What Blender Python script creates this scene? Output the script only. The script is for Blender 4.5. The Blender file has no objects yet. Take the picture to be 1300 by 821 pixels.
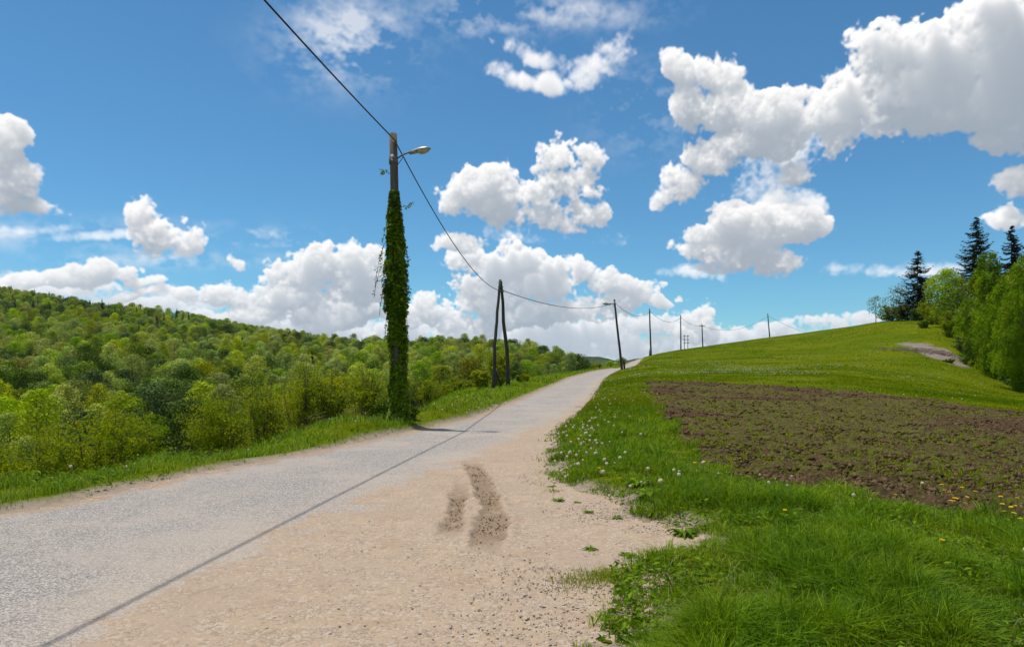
import bpy, math, random, time, sys
import numpy as np
R_ = math.radians
rng = np.random.default_rng(11)
random.seed(11)
scene = bpy.context.scene
COL = scene.collection
CAMZ, F, HZ = 1.6, 867.0, 470.0

# ------------------------------------------------------------------ helpers
def hash2(ix, iy, seed):
    h = (ix.astype(np.int64)*374761393+iy.astype(np.int64)*668265263+seed*1442695041) & 0x7fffffff
    h = ((h ^ (h >> 13))*1274126177) & 0x7fffffff
    h = h ^ (h >> 16)
    return (h % 100003)/100003.0
def vn(x, y, s=1.0, seed=0):
    x = np.asarray(x, float)*s; y = np.asarray(y, float)*s
    ix = np.floor(x); iy = np.floor(y); fx = x-ix; fy = y-iy
    fx = fx*fx*(3-2*fx); fy = fy*fy*(3-2*fy)
    a = hash2(ix, iy, seed); b = hash2(ix+1, iy, seed); c = hash2(ix, iy+1, seed); d = hash2(ix+1, iy+1, seed)
    return (a*(1-fx)+b*fx)*(1-fy)+(c*(1-fx)+d*fx)*fy
def fbm(x, y, s=1.0, seed=0, o=4):
    r = 0; a = .5; t = 0
    for k in range(o):
        r = r+a*vn(x, y, s*2**k, seed+k*17); t += a; a *= .5
    return r/t
def sm(a, b, x):
    t = np.clip((x-a)/(b-a), 0, 1); return t*t*(3-2*t)

def mesh_np(name, V, quads=None, tris=None, attrs=None, smooth=False):
    me = bpy.data.meshes.new(name)
    V = np.asarray(V, np.float32); nq = 0 if quads is None else len(quads); nt = 0 if tris is None else len(tris)
    me.vertices.add(len(V)); me.vertices.foreach_set('co', V.ravel())
    idx = []; ls = []
    if nq: idx.append(np.asarray(quads, np.int32).ravel()); ls.append(np.arange(nq)*4)
    if nt: idx.append(np.asarray(tris, np.int32).ravel()); ls.append(nq*4+np.arange(nt)*3)
    idx = np.concatenate(idx); ls = np.concatenate(ls).astype(np.int32)
    me.loops.add(len(idx)); me.loops.foreach_set('vertex_index', idx)
    me.polygons.add(nq+nt); me.polygons.foreach_set('loop_start', ls)
    if smooth: me.polygons.foreach_set('use_smooth', np.ones(nq+nt, bool))
    for k, v in (attrs or {}).items():
        at = me.attributes.new(k, 'FLOAT', 'POINT'); at.data.foreach_set('value', np.asarray(v, np.float32))
    me.update(calc_edges=True)
    return me
def link(name, me, mat=None, parent=None, loc=None):
    o = bpy.data.objects.new(name, me); COL.objects.link(o)
    if mat is not None and not me.materials: me.materials.append(mat)
    if parent is not None: o.parent = parent
    if loc is not None: o.location = loc
    return o
def tag(o, label=None, cat=None, group=None, kind=None):
    if label: o['label'] = label
    if cat: o['category'] = cat
    if group: o['group'] = group
    if kind: o['kind'] = kind
    return o
def empty(name, loc=(0, 0, 0), rz=0, scale=1.0):
    o = bpy.data.objects.new(name, None); COL.objects.link(o); o.location = loc; o.rotation_euler = (0, 0, rz)
    o.scale = (scale,)*3; o.empty_display_size = .1
    return o
def copy_tree(o, parent=None):
    c = o.copy(); COL.objects.link(c)
    if parent is not None: c.parent = parent
    for ch in list(o.children): copy_tree(ch, c)
    return c

class MB:
    """collects tubes, boxes and loose faces into one mesh"""
    def __init__(s): s.V = []; s.Q = []; s.T = []; s.n = 0; s.A = []
    def add(s, V, Q=None, T=None, tint=.5):
        V = np.asarray(V, float)
        if Q is not None and len(Q): s.Q.append(np.asarray(Q)+s.n)
        if T is not None and len(T): s.T.append(np.asarray(T)+s.n)
        s.V.append(V); s.n += len(V); s.A.append(np.broadcast_to(np.asarray(tint, float), (len(V),)))
    def tube(s, pts, rad, seg=7, cap=True, tint=.5):
        P = np.asarray(pts, float); n = len(P); rad = np.broadcast_to(rad, (n,))
        T = np.gradient(P, axis=0); T /= np.maximum(np.linalg.norm(T, axis=1, keepdims=True), 1e-9)
        up = np.array([0, 0, 1.]) if abs(T[0, 2]) < .9 else np.array([1., 0, 0])
        N = np.cross(T, up); N /= np.linalg.norm(N, axis=1, keepdims=True); B = np.cross(T, N)
        a = np.arange(seg)/seg*2*np.pi
        V = P[:, None]+rad[:, None, None]*(np.cos(a)[None, :, None]*N[:, None]+np.sin(a)[None, :, None]*B[:, None])
        V = V.reshape(-1, 3)
        i = np.arange(n-1)[:, None]*seg; j = np.arange(seg)[None, :]; k = (j+1) % seg
        Q = np.stack([i+j, i+k, i+seg+k, i+seg+j], -1).reshape(-1, 4)
        T_ = None
        if cap:
            c0 = len(V); V = np.vstack([V, P[:1], P[-1:]])
            jj = np.arange(seg); kk = (jj+1) % seg
            T_ = np.vstack([np.stack([kk, jj, np.full(seg, c0)], 1), np.stack([(n-1)*seg+jj, (n-1)*seg+kk, np.full(seg, c0+1)], 1)])
        s.add(V, Q, T_, tint)
    def box(s, c, d, rot=None, tint=.5):
        d = np.array(d)/2; c = np.array(c)
        b = .12*min(d)
        V = []
        for sx in (-1, 1):
            for sy in (-1, 1):
                for sz in (-1, 1): V.append((sx*d[0], sy*d[1], sz*d[2]))
        V = np.array(V)
        if rot is not None: V = V @ np.array(rot).T
        s.add(V+c, [(0, 1, 3, 2), (4, 6, 7, 5), (0, 4, 5, 1), (2, 3, 7, 6), (0, 2, 6, 4), (1, 5, 7, 3)], None, tint)
    def mesh(s, name, smooth=False, bevel=0):
        return mesh_np(name, np.vstack(s.V), np.vstack(s.Q) if s.Q else None, np.vstack(s.T) if s.T else None,
                       {'tint': np.concatenate(s.A)}, smooth)

def unit(v): return v/np.maximum(np.linalg.norm(v, axis=-1, keepdims=True), 1e-9)
def leaves(P, size, nrm=None, spread=1.0, aspect=.6, tint=None, long_axis=None, r=rng, fold=True):
    """diamond leaves: two triangles folded along the midrib. P (N,3)"""
    N = len(P); size = np.broadcast_to(size, (N,))[:, None]
    n = r.standard_normal((N, 3))*spread
    if nrm is not None: n = n*.6+nrm
    n = unit(n)
    a = r.standard_normal((N, 3)) if long_axis is None else long_axis+r.standard_normal((N, 3))*.35
    a = unit(a-(a*n).sum(1, keepdims=True)*n); b = np.cross(n, a)
    k = .12 if fold else 0
    V = np.stack([P-a*size*.5, P+b*size*aspect*.5+n*size*k, P+a*size*.5, P-b*size*aspect*.5+n*size*k], 1).reshape(-1, 3)
    i = np.arange(N)[:, None]*4
    T = np.concatenate([i+np.array([[0, 1, 2]]), i+np.array([[0, 2, 3]])], 0)
    t = r.random(N) if tint is None else tint
    return V, T, np.repeat(t, 4)

# ------------------------------------------------------------------ node helpers
def new_mat(name):
    m = bpy.data.materials.new(name); m.use_nodes = True
    nt = m.node_tree; nt.nodes.clear()
    return m, nt
def nd(nt, t, **kw):
    n = nt.nodes.new(t)
    for k, v in kw.items():
        if k == 'i':
            for kk, vv in v.items(): n.inputs[kk].default_value = vv
        else: setattr(n, k, v)
    return n
def ramp(nt, fac, stops):
    n = nt.nodes.new('ShaderNodeValToRGB'); e = n.color_ramp.elements
    while len(e) < len(stops): e.new(.5)
    for k, (p, c) in enumerate(stops): e[k].position = p; e[k].color = (*c, 1) if len(c) == 3 else c
    nt.links.new(fac, n.inputs[0]); return n.outputs[0]
def mixc(nt, f, a, b, mode='MIX'):
    n = nt.nodes.new('ShaderNodeMix'); n.data_type = 'RGBA'; n.blend_type = mode
    for s, v in ((0, f), (6, a), (7, b)):
        if hasattr(v, 'links') or hasattr(v, 'is_output'): nt.links.new(v, n.inputs[s])
        elif isinstance(v, (int, float)): n.inputs[s].default_value = v
        else: n.inputs[s].default_value = (*v, 1)
    return n.outputs[2]
def mth(nt, op, a, b=None, c=None, clamp=False):
    n = nt.nodes.new('ShaderNodeMath'); n.operation = op; n.use_clamp = clamp
    for k, v in enumerate((a, b, c)):
        if v is None: continue
        if isinstance(v, (int, float)): n.inputs[k].default_value = v
        else: nt.links.new(v, n.inputs[k])
    return n.outputs[0]
def noise(nt, vec, scale, detail=4, rough=.55, dist=0):
    n = nt.nodes.new('ShaderNodeTexNoise'); n.inputs['Scale'].default_value = scale
    n.inputs['Detail'].default_value = detail; n.inputs['Roughness'].default_value = rough; n.inputs['Distortion'].default_value = dist
    if vec is not None: nt.links.new(vec, n.inputs['Vector'])
    return n.outputs['Fac']
def voro(nt, vec, scale, feature='F1', out='Distance'):
    n = nt.nodes.new('ShaderNodeTexVoronoi'); n.feature = feature; n.inputs['Scale'].default_value = scale
    nt.links.new(vec, n.inputs['Vector']); return n.outputs[out]
def sstep(nt, x, a, b):
    n = nt.nodes.new('ShaderNodeMapRange'); n.interpolation_type = 'SMOOTHSTEP'; n.inputs[1].default_value = a; n.inputs[2].default_value = b
    nt.links.new(x, n.inputs[0]); return n.outputs[0]
def pos(nt): return nt.nodes.new('ShaderNodeNewGeometry').outputs['Position']
def attr(nt, name):
    n = nt.nodes.new('ShaderNodeAttribute'); n.attribute_name = name; return n.outputs['Fac']
def finish(nt, col, rough=.9, bump=None, bstr=.5, bdist=.02, spec=.3, transl=0, tcol=None, metal=0):
    p = nt.nodes.new('ShaderNodeBsdfPrincipled'); out = nt.nodes.new('ShaderNodeOutputMaterial')
    if isinstance(col, tuple): p.inputs['Base Color'].default_value = (*col, 1)
    else: nt.links.new(col, p.inputs['Base Color'])
    if isinstance(rough, float) or isinstance(rough, int): p.inputs['Roughness'].default_value = rough
    else: nt.links.new(rough, p.inputs['Roughness'])
    p.inputs['Specular IOR Level'].default_value = spec; p.inputs['Metallic'].default_value = metal
    if bump is not None:
        b = nt.nodes.new('ShaderNodeBump'); b.inputs['Strength'].default_value = bstr; b.inputs['Distance'].default_value = bdist
        nt.links.new(bump, b.inputs['Height']); nt.links.new(b.outputs[0], p.inputs['Normal'])
    sh = p.outputs[0]
    if transl:
        t = nt.nodes.new('ShaderNodeBsdfTranslucent'); mx = nt.nodes.new('ShaderNodeMixShader'); mx.inputs[0].default_value = transl
        tc = tcol if tcol is not None else col
        if isinstance(tc, tuple): t.inputs[0].default_value = (*tc, 1)
        else: nt.links.new(tc, t.inputs[0])
        nt.links.new(sh, mx.inputs[1]); nt.links.new(t.outputs[0], mx.inputs[2]); sh = mx.outputs[0]
    nt.links.new(sh, out.inputs[0])

def leaf_mat(name, dark, light, transl=.35, rough=.55, objvar=.0, hue=.0, spec=.05, patch=0, tip=None):
    m, nt = new_mat(name)
    c = ramp(nt, attr(nt, 'tint'), [(0, dark), (1, light)] if tip is None else [(0, dark), (.82, light), (1, tip)])
    if objvar or hue:
        oi = nt.nodes.new('ShaderNodeObjectInfo').outputs['Random']
        h = nt.nodes.new('ShaderNodeHueSaturation')
        nt.links.new(mth(nt, 'MULTIPLY_ADD', oi, hue*2, .5-hue), h.inputs['Hue'])
        o2 = mth(nt, 'FRACT', mth(nt, 'MULTIPLY', oi, 7.31))
        nt.links.new(mth(nt, 'MULTIPLY_ADD', o2, objvar*2, 1-objvar), h.inputs['Value'])
        o3 = mth(nt, 'FRACT', mth(nt, 'MULTIPLY', oi, 23.7))
        nt.links.new(mth(nt, 'MULTIPLY_ADD', o3, -.35, 1.05), h.inputs['Saturation'])
        nt.links.new(c, h.inputs['Color']); c = h.outputs[0]
    if patch:
        n = noise(nt, pos(nt), patch, 3); c = mixc(nt, sstep(nt, n, .35, .65), c, mixc(nt, 1.0, c, (.62, .80, .7), 'MULTIPLY'))
    tc = mixc(nt, 1.0, c, (1.25, 1.15, .55), 'MULTIPLY')
    finish(nt, c, rough, spec=spec, transl=transl, tcol=tc)
    return m

# ------------------------------------------------------------------ terrain
ROADZ = np.array([(-60, 0), (25, 0), (35, .1), (50, .45), (70, 1.0), (90, 1.55), (105, 1.9), (130, 1.75), (160, 0)], float)
XL = np.array([(-60, -9), (2, -7.6), (5, -6.7), (7.6, -5.7), (8.4, -5.33), (10.1, -5.0), (11.6, -4.55), (13.2, -3.9), (16.9, -2.9), (18.5, -2.4), (23, -1.33), (31.5, -.15), (46, 2.2), (66, 5.6), (88, 10.6), (105, 15.4), (130, 23)], float)
XR = np.array([(-60, -1), (0, .2), (2, .3), (3.95, .59), (4.8, .83), (5.5, .9), (5.66, 1.44), (6.03, 1.63), (7.1, 1.75), (7.5, 1.43), (8.56, 1.28), (9.37, .76), (9.9, .63), (12.6, .68), (16.9, .99), (28.5, 2.9), (43, 5.2), (65, 8.7), (88, 13.4), (105, 17.6), (130, 25)], float)
XA = np.array([(-60, -6), (2, -2.7), (5.33, -2.5), (6.45, -2.3), (8.4, -1.9), (10.1, -1.45), (13.2, -.70), (17.3, .2), (21.3, 1.2), (27.7, 2.4), (43, 5.1), (65, 8.6), (105, 17.5), (130, 25)], float)
def ip(t, y): return np.interp(y, t[:, 0], t[:, 1])
PROF = {
 -400: [(1, 0), (5, 0), (8, -.3), (12, -1.5), (30, -7), (60, -13), (120, -17), (200, -12), (400, 32), (600, 72), (800, 72), (1600, 50)],
 0: [(1, 0), (8.2, 0), (9.5, -.02), (11.5, -.6), (15, -1.7), (30, -6.5), (60, -13), (120, -17), (180, -12), (300, 1.6), (400, 20), (550, 52), (650, 69), (800, 73), (1600, 50)],
 200: [(1, 0), (11, 0), (12.5, -.02), (14.5, -.6), (19, -1.6), (30, -4.0), (60, -9), (120, -15), (180, -11), (300, 1), (400, 15), (520, 34), (580, 40), (700, 40), (1600, 20)],
 430: [(1, 0), (15, 0), (17.5, .08), (19.5, -.5), (24, -1.2), (35, -4), (60, -9), (120, -14), (200, -12), (300, -3.5), (400, 4), (480, 12), (600, 12), (1600, -5)],
 560: [(1, 0), (20, 0), (22.5, .15), (25, .2), (28, .1), (40, -.2), (60, -.3), (80, -2.5), (120, -9), (200, -10), (300, -3), (400, 8.5), (500, 9), (1600, -20)],
 640: [(1, 0), (31, .08), (35, .25), (50, .56), (65, .6), (80, .3), (120, -4), (200, -8), (320, 0), (420, 6.8), (520, 7), (1600, -25)],
 700: [(1, 0), (31, .1), (46, .40), (60, .95), (80, 1.25), (110, 1.0), (160, -3), (250, -3), (340, .5), (440, 3.2), (560, 1), (1600, -30)],
 760: [(1, 0), (28, .1), (46, .42), (65, .9), (88, 1.5), (105, 1.95), (130, 1.6), (180, -2), (300, -8), (400, -9), (500, -12), (1600, -40)],
 790: [(1, 0), (20, .12), (35, .4), (60, 1.2), (92, 2.4), (110, 2.95), (140, 2.4), (200, -3), (400, -10), (1600, -40)],
 826: [(1, 0), (15, .05), (25, .3), (45, .95), (70, 1.65), (100, 3.15), (136, 5.2), (165, 5.6), (220, 2), (400, -10), (1600, -40)],
 900: [(1, 0), (12, 0), (25, .25), (45, .77), (70, 1.65), (100, 3.4), (140, 6.2), (175, 8.1), (230, 7), (400, -5), (1600, -40)],
 977: [(1, 0), (12, 0), (25, .2), (42, .63), (70, 1.9), (110, 4.7), (150, 8.2), (185, 10.8), (240, 9), (400, 0), (1600, -40)],
 1060: [(1, 0), (12, 0), (25, .2), (38, .5), (70, 2.0), (100, 4.6), (140, 9.2), (168, 12.2), (220, 11.5), (400, 0), (1600, -30)],
 1110: [(1, 0), (12, 0), (25, .15), (35, .42), (60, 1.3), (80, 3.0), (110, 7.3), (140, 12.1), (200, 13.5), (400, 5), (1600, -30)],
 1200: [(1, 0), (12, 0), (22, .1), (30, .22), (45, .2), (60, .9), (80, 3.4), (105, 7.7), (130, 11.5), (200, 15), (400, 10), (1600, -20)],
 1300: [(1, 0), (12, 0), (25, .05), (40, -.34), (60, -.7), (75, .3), (100, 3.9), (130, 9.8), (200, 15), (400, 10), (1600, -10)],
 1800: [(1, 0), (12, 0), (25, 0), (60, -.8), (100, 3), (130, 8), (200, 14), (400, 10), (1600, 0)]}
PXG = np.arange(-500, 1901, 10.0); LYG = np.linspace(0, math.log(1600), 420)
def _table():
    k = sorted(PROF); rows = []
    for p in k:
        a = np.array(PROF[p], float); rows.append(np.interp(LYG, np.log(a[:, 0]), a[:, 1]))
    rows = np.array(rows); T = np.empty((len(PXG), len(LYG)))
    for j in range(len(LYG)): T[:, j] = np.interp(PXG, k, rows[:, j])
    def blur(T, s, ax):
        n = int(3*s); w = np.exp(-.5*(np.arange(-n, n+1)/s)**2); w /= w.sum()
        P = np.pad(T, [(n, n) if a == ax else (0, 0) for a in (0, 1)], mode='edge')
        return sum(w[i]*(P[i:i+T.shape[0]] if ax == 0 else P[:, i:i+T.shape[1]]) for i in range(2*n+1))
    return blur(blur(T, 2.2, 0), 3.0, 1)
TAB = _table()
def ground_z(x, Y, rough=True):
    x = np.asarray(x, float); Y = np.asarray(Y, float); x, Y = np.broadcast_arrays(x, Y)
    Yc = np.maximum(Y, 1.0)
    px = np.clip(650+F*x/Yc, -500, 1899.9); ly = np.clip(np.log(Yc), 0, LYG[-1]-1e-6)
    a = (px+500)/10; b = ly/(LYG[1]-LYG[0]); i = np.clip(a.astype(int), 0, len(PXG)-2); j = np.clip(b.astype(int), 0, len(LYG)-2)
    fa = a-i; fb = b-j
    z = (TAB[i, j]*(1-fa)+TAB[i+1, j]*fa)*(1-fb)+(TAB[i, j+1]*(1-fa)+TAB[i+1, j+1]*fa)*fb
    if rough:
        z = z+(fbm(x, Y, .35, 5, 3)-.5)*.16*sm(3, 12, Y)+(fbm(x, Y, .02, 9, 3)-.5)*7*sm(150, 300, Y)+(fbm(x, Y, .05, 19, 3)-.5)*.35*sm(30, 90, Y)*sm(260, 200, Y)
    xl = ip(XL, Y); xr = ip(XR, Y)
    d = np.maximum(np.maximum(xl-x, x-xr), 0)
    rt = np.where(x > xr, np.clip(Y*.06, .8, 4), np.clip(Y*.06, .7, 3))
    w = (1-sm(0, 1, d/rt))*(1-sm(108, 130, Y))
    z = z*(1-w)+ip(ROADZ, Y)*w
    # the verges stand a little proud of the road
    z = z+.07*sm(.0, .35, d)*sm(2.5, 5, Y)*(1-sm(100, 125, Y))*(1-sm(1.5, 3.5, d))
    z = z+.27*sm(.1, 1.0, xl-x)*(1-sm(1.6, 4.5, xl-x))*sm(13, 17, Y)*sm(34, 24, Y)
    return z
def P3(px, Y, dz=0.0):
    x = (px-650)/F*Y
    return np.array([x, Y, float(ground_z(x, Y))+dz])
def W(px, py, Y): return np.array([(px-650)/F*Y, Y, CAMZ+(HZ-py)/F*Y])

FIELD = np.array([(822, 44), (900, 44.5), (960, 42), (1090, 36.5), (1200, 30.5), (1300, 25.5), (1500, 19), (1600, 14), (1600, 5), (1300, 7.1), (1150, 8.1), (1040, 9.0), (930, 10.3), (893, 12), (860, 15.8), (838, 25), (822, 35)], float)
FW = np.stack([(FIELD[:, 0]-650)/F*FIELD[:, 1], FIELD[:, 1]], 1)
def inpoly(x, y, P):
    r = np.zeros(np.shape(x), bool); n = len(P)
    for i in range(n):
        x1, y1 = P[i]; x2, y2 = P[(i+1) % n]
        c = (y1 > y) != (y2 > y)
        r ^= c & (x < (x2-x1)*(y-y1)/(y2-y1+1e-12)+x1)
    return r
def in_field(x, Y):
    jx = (fbm(x, Y, 1.1, 31, 4)-.5)*(.6+.06*Y); jy = (fbm(x, Y, 1.1, 37, 4)-.5)*(.7+.16*Y)
    return inpoly(x+jx*.5, Y+jy*.6, FW)
def in_road(x, Y):
    j = (fbm(x, Y, 2.2, 41, 3)-.5)*.5
    j2 = (fbm(x, Y, 1.1, 43, 4)-.5)*.9+(fbm(x, Y, 6, 45, 3)-.5)*.35
    return (x > ip(XL, Y)+j*.6) & (x < ip(XR, Y)+j2) & (Y < 128)
def weed_amt(x, Y):
    px = 650+F*x/np.maximum(Y, 1)
    n = fbm(x*.55, Y*.9, .42, 51, 4)
    n2 = fbm(x, Y, 2.1, 57, 3)
    b = .012+.03*sm(870, 960, px)*sm(13, 19, Y)-.06*sm(900, 850, px)-.03*sm(12, 9, Y)+.03*sm(1000, 1150, px)*sm(14, 20, Y)-.05*sm(36, 41, Y)-.05*sm(26, 32, Y)*sm(1150, 1250, px)
    n3 = fbm(x*.8+Y*.3, Y*1.3, .16, 53, 3)
    return sm(.495, .575, n*.40+n2*.12+n3*.48+b)
RUTS = [np.array([(-.72, 9.9), (-.69, 9.2), (-.66, 8.3), (-.62, 7.5), (-.62, 6.85)]), np.array([(-.72, 12.2), (-.62, 11.2), (-.47, 10.2), (-.36, 9.2), (-.25, 8.2), (-.2, 7.2), (-.23, 6.3)])]
def rut_amt(x, Y):
    r = 0
    for k, P in enumerate(RUTS):
        o = np.argsort(P[:, 1]); cx = np.interp(Y, P[o, 1], P[o, 0])
        wd = (.105, .145)[k]*(1+.5*(vn(x*0+k, Y, 3, 7)-.5))+.05*(fbm(x, Y, 6, 75, 2)-.5)
        e = sm(P[:, 1].min()-.5, P[:, 1].min()+.35, Y)*sm(P[:, 1].max()+.6, P[:, 1].max()-1.6, Y)
        r = np.maximum(r, e*sm(wd+.03, wd-.03, np.abs(x-cx)+.10*(fbm(x, Y, 9, 77, 3)-.5)))
    return r

print('T0')
def build_ground():
    fine = np.arange(-40, 1345, 2.6); lo = np.concatenate([[-5000, -3000, -1800, -1100, -700], np.arange(-450, -50, 40)]); hi = np.concatenate([np.arange(1360, 1800, 40), [1900, 2200, 2800, 4000, 6500]])
    px = np.concatenate([lo, fine, hi]); n1 = 760
    Y = np.concatenate([np.geomspace(1.2, 60, n1, endpoint=False), np.geomspace(60, 260, 200, endpoint=False), np.geomspace(260, 1600, 90)])
    PX, YY = np.meshgrid(px, Y); XX = (PX-650)/F*YY
    Z = ground_z(XX, YY)
    nr, nc = XX.shape
    fld = in_field(XX, YY)
    fd = fld.astype(float)
    # worked soil: ridges and lumps
    s1 = fbm(XX, YY, 3.2, 61, 4); s2 = fbm(XX, YY, 9.0, 67, 3); fur = np.sin((XX*.94+YY*.34)*2*np.pi/.66+fbm(XX, YY, .8, 68, 2)*4)
    Z = Z+fd*((s1-.5)*.26+(np.abs(s2-.5)*2)*.10+.035*fur-.03)
    rut = rut_amt(XX, YY)
    nearrut = (rut_amt(XX+.09, YY)+rut_amt(XX-.09, YY))*.5*(1-rut)
    Z = Z-rut*(.030+.040*(fbm(XX, YY, 14, 71, 2)-.5))+nearrut*.030*(.4+1.2*fbm(XX, YY, 7, 72, 3))
    rd = in_road(XX, YY)
    asph = XX-ip(XA, YY)
    Z = Z+np.where(rd, (fbm(XX, YY, 1.1, 73, 4)-.5)*.035*sm(-.3, 1.0, asph), 0)
    V = np.stack([XX, YY, Z], -1).reshape(-1, 3)
    i = np.arange(nr-1)[:, None]*nc+np.arange(nc-1)[None, :]
    Q = np.stack([i, i+1, i+nc+1, i+nc], -1).reshape(-1, 4)
    cx = (XX[:-1, :-1]+XX[1:, 1:]).ravel()/2; cy = (YY[:-1, :-1]+YY[1:, 1:]).ravel()/2
    isr = in_road(cx, cy); isf = in_field(cx, cy) & ~isr
    xl = ip(XL, YY)
    at = {'rut': rut.ravel(), 'asph': asph.ravel(), 'left': (XX-xl).ravel(), 'weed': weed_amt(XX, YY).ravel(),
          'edge': np.minimum(np.abs(XX-xl), np.abs(XX-ip(XR, YY))).ravel(),
          'tan': (sm(190, 205, PX)*sm(262, 245, PX)*sm(30, 36, YY)*sm(80, 66, YY)).ravel(),
          'bare': (sm(1.15, .55, ((PX-1190)/44)**2+((YY-82+(PX-1190)*.22)/6)**2+(fbm(XX, YY, .5, 161, 4)-.5)*1.6)).ravel(),
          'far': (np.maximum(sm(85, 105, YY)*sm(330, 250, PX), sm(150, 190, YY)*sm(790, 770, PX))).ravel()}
    def sub(name, mask, mat, extra=None):
        q = Q[mask]; u, inv = np.unique(q, return_inverse=True)
        v = V[u]; a = {k: w[u] for k, w in at.items()}
        qq = inv.reshape(-1, 4)
        if extra is not None:
            ev, eq = extra; qq = np.vstack([qq, eq+len(v)]); v = np.vstack([v, ev]); a = {k: np.concatenate([w, np.full(len(ev), 5.0 if k in ('edge', 'left') else 0)]) for k, w in a.items()}
        o = link(name, mesh_np(name, v, qq, None, a, True), mat); o['kind'] = 'structure'
        return o
    # behind the camera: the same land carried on
    gx = np.linspace(-400, 400, 41); gy = np.array([-300, -200, -120, -60, -30, -15, -6, -2, 1.25])
    GX, GY = np.meshgrid(gx, gy); ev = np.stack([GX, GY, GX*0-.03], -1).reshape(-1, 3)
    i = np.arange(len(gy)-1)[:, None]*len(gx)+np.arange(len(gx)-1)[None, :]
    eq = np.stack([i, i+1, i+len(gx)+1, i+len(gx)], -1).reshape(-1, 4)
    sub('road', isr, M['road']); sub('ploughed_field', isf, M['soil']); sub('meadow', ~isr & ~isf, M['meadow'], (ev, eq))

M = {}
def mats():
    # ---- road: worn asphalt passing into a sandy gravel lay-by
    m, nt = new_mat('road_surface'); p = pos(nt)
    big = noise(nt, p, .55, 5, .6); mid = noise(nt, p, 4, 5, .65); fine = noise(nt, p, 55, 4, .7); vor = voro(nt, p, 85, out='Color'); vd = voro(nt, p, 85)
    vb = voro(nt, p, 34, out='Color'); vbd = voro(nt, p, 34)
    sep = nt.nodes.new('ShaderNodeSeparateColor'); nt.links.new(vor, sep.inputs[0]); rnd = sep.outputs[0]
    sep2 = nt.nodes.new('ShaderNodeSeparateColor'); nt.links.new(vb, sep2.inputs[0]); rnd2 = sep2.outputs[0]
    asp = mixc(nt, sstep(nt, rnd, .1, .95), (.21, .188, .166), (.51, .462, .412))
    asp = mixc(nt, sstep(nt, fine, .38, .68), mixc(nt, 1., asp, (.78, .77, .77), 'MULTIPLY'), asp)
    asp = mixc(nt, mth(nt, 'MULTIPLY', sstep(nt, big, .42, .62), .55), asp, (.40, .335, .275))
    asp = mixc(nt, mth(nt, 'MULTIPLY', sstep(nt, mid, .56, .70), .35), asp, (.16, .15, .145))
    grv = mixc(nt, rnd, (.165, .112, .072), (.46, .355, .26))
    grv = mixc(nt, sstep(nt, mid, .40, .62), grv, (.375, .27, .18))
    grv = mixc(nt, mth(nt, 'MULTIPLY', sstep(nt, noise(nt, p, 1.3, 6, .65), .52, .66), .7), grv, (.31, .20, .125))
    grv = mixc(nt, mth(nt, 'MULTIPLY', mth(nt, 'GREATER_THAN', rnd2, .88), .45), grv, (.50, .43, .36))
    grv = mixc(nt, mth(nt, 'MULTIPLY', mth(nt, 'LESS_THAN', rnd2, .07), .6), grv, (.17, .13, .10))
    a = attr(nt, 'asph')
    grv = mixc(nt, mth(nt, 'MULTIPLY', sstep(nt, noise(nt, p, .5, 7, .72), .50, .60), .55), grv, mixc(nt, fine, (.20, .145, .10), (.40, .31, .235)))
    grv = mixc(nt, mth(nt, 'MULTIPLY', sstep(nt, noise(nt, p, 2.6, 8, .78, .6), .60, .68), .75), grv, (.20, .14, .095))
    grv = mixc(nt, mth(nt, 'MULTIPLY', sstep(nt, noise(nt, p, 16, 5, .8), .60, .70), .6), grv, (.24, .18, .13))
    aa = mth(nt, 'ADD', a, mth(nt, 'MULTIPLY', mth(nt, 'SUBTRACT', noise(nt, p, .9, 6, .7), .5), 2.6))
    aa = mth(nt, 'ADD', aa, mth(nt, 'MULTIPLY', mth(nt, 'SUBTRACT', noise(nt, p, 7, 6, .75), .5), 1.1))
    f = sstep(nt, aa, -.10, .10)
    le = mth(nt, 'ADD', attr(nt, 'left'), mth(nt, 'MULTIPLY', mth(nt, 'SUBTRACT', noise(nt, p, 1.4, 6, .7), .5), 1.1))
    f = mth(nt, 'MAXIMUM', f, sstep(nt, le, .38, .12))
    col = mixc(nt, f, asp, grv)
    # dust drawn across the asphalt, a few hairline cracks
    col = mixc(nt, mth(nt, 'MULTIPLY', sstep(nt, a, -1.1, .2), .30), col, (.47, .36, .26))
    crk = voro(nt, mixc(nt, .12, p, nt.nodes.new('ShaderNodeTexNoise').outputs['Color']), .45, 'DISTANCE_TO_EDGE')
    cm = mth(nt, 'MULTIPLY', mth(nt, 'MULTIPLY', sstep(nt, crk, .012, .003), mth(nt, 'SUBTRACT', 1, f)), sstep(nt, big, .5, .6))
    col = mixc(nt, mth(nt, 'MULTIPLY', cm, .0), col, (.09, .08, .07))
    ru = attr(nt, 'rut')
    wet = mixc(nt, noise(nt, p, 40, 4, .7), (.16, .108, .067), (.33, .235, .155))
    col = mixc(nt, mth(nt, 'MULTIPLY', ru, sstep(nt, noise(nt, p, 7, 5, .75), .26, .52)), col, wet)
    h = mth(nt, 'ADD', mth(nt, 'MULTIPLY', fine, .6), mth(nt, 'MULTIPLY', mth(nt, 'SUBTRACT', 1, vd), .5))
    h = mth(nt, 'ADD', h, mth(nt, 'MULTIPLY', mth(nt, 'MULTIPLY', mth(nt, 'SUBTRACT', 1, vbd), f), .5))
    h = mth(nt, 'ADD', h, mth(nt, 'MULTIPLY', mid, 1.2))
    finish(nt, col, .93, h, .75, .012, spec=.15); M['road'] = m
    # ---- soil
    m, nt = new_mat('ploughed_soil'); p = pos(nt)
    a1 = noise(nt, p, 2.5, 6, .7); a2 = noise(nt, p, 22, 5, .75)
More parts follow.
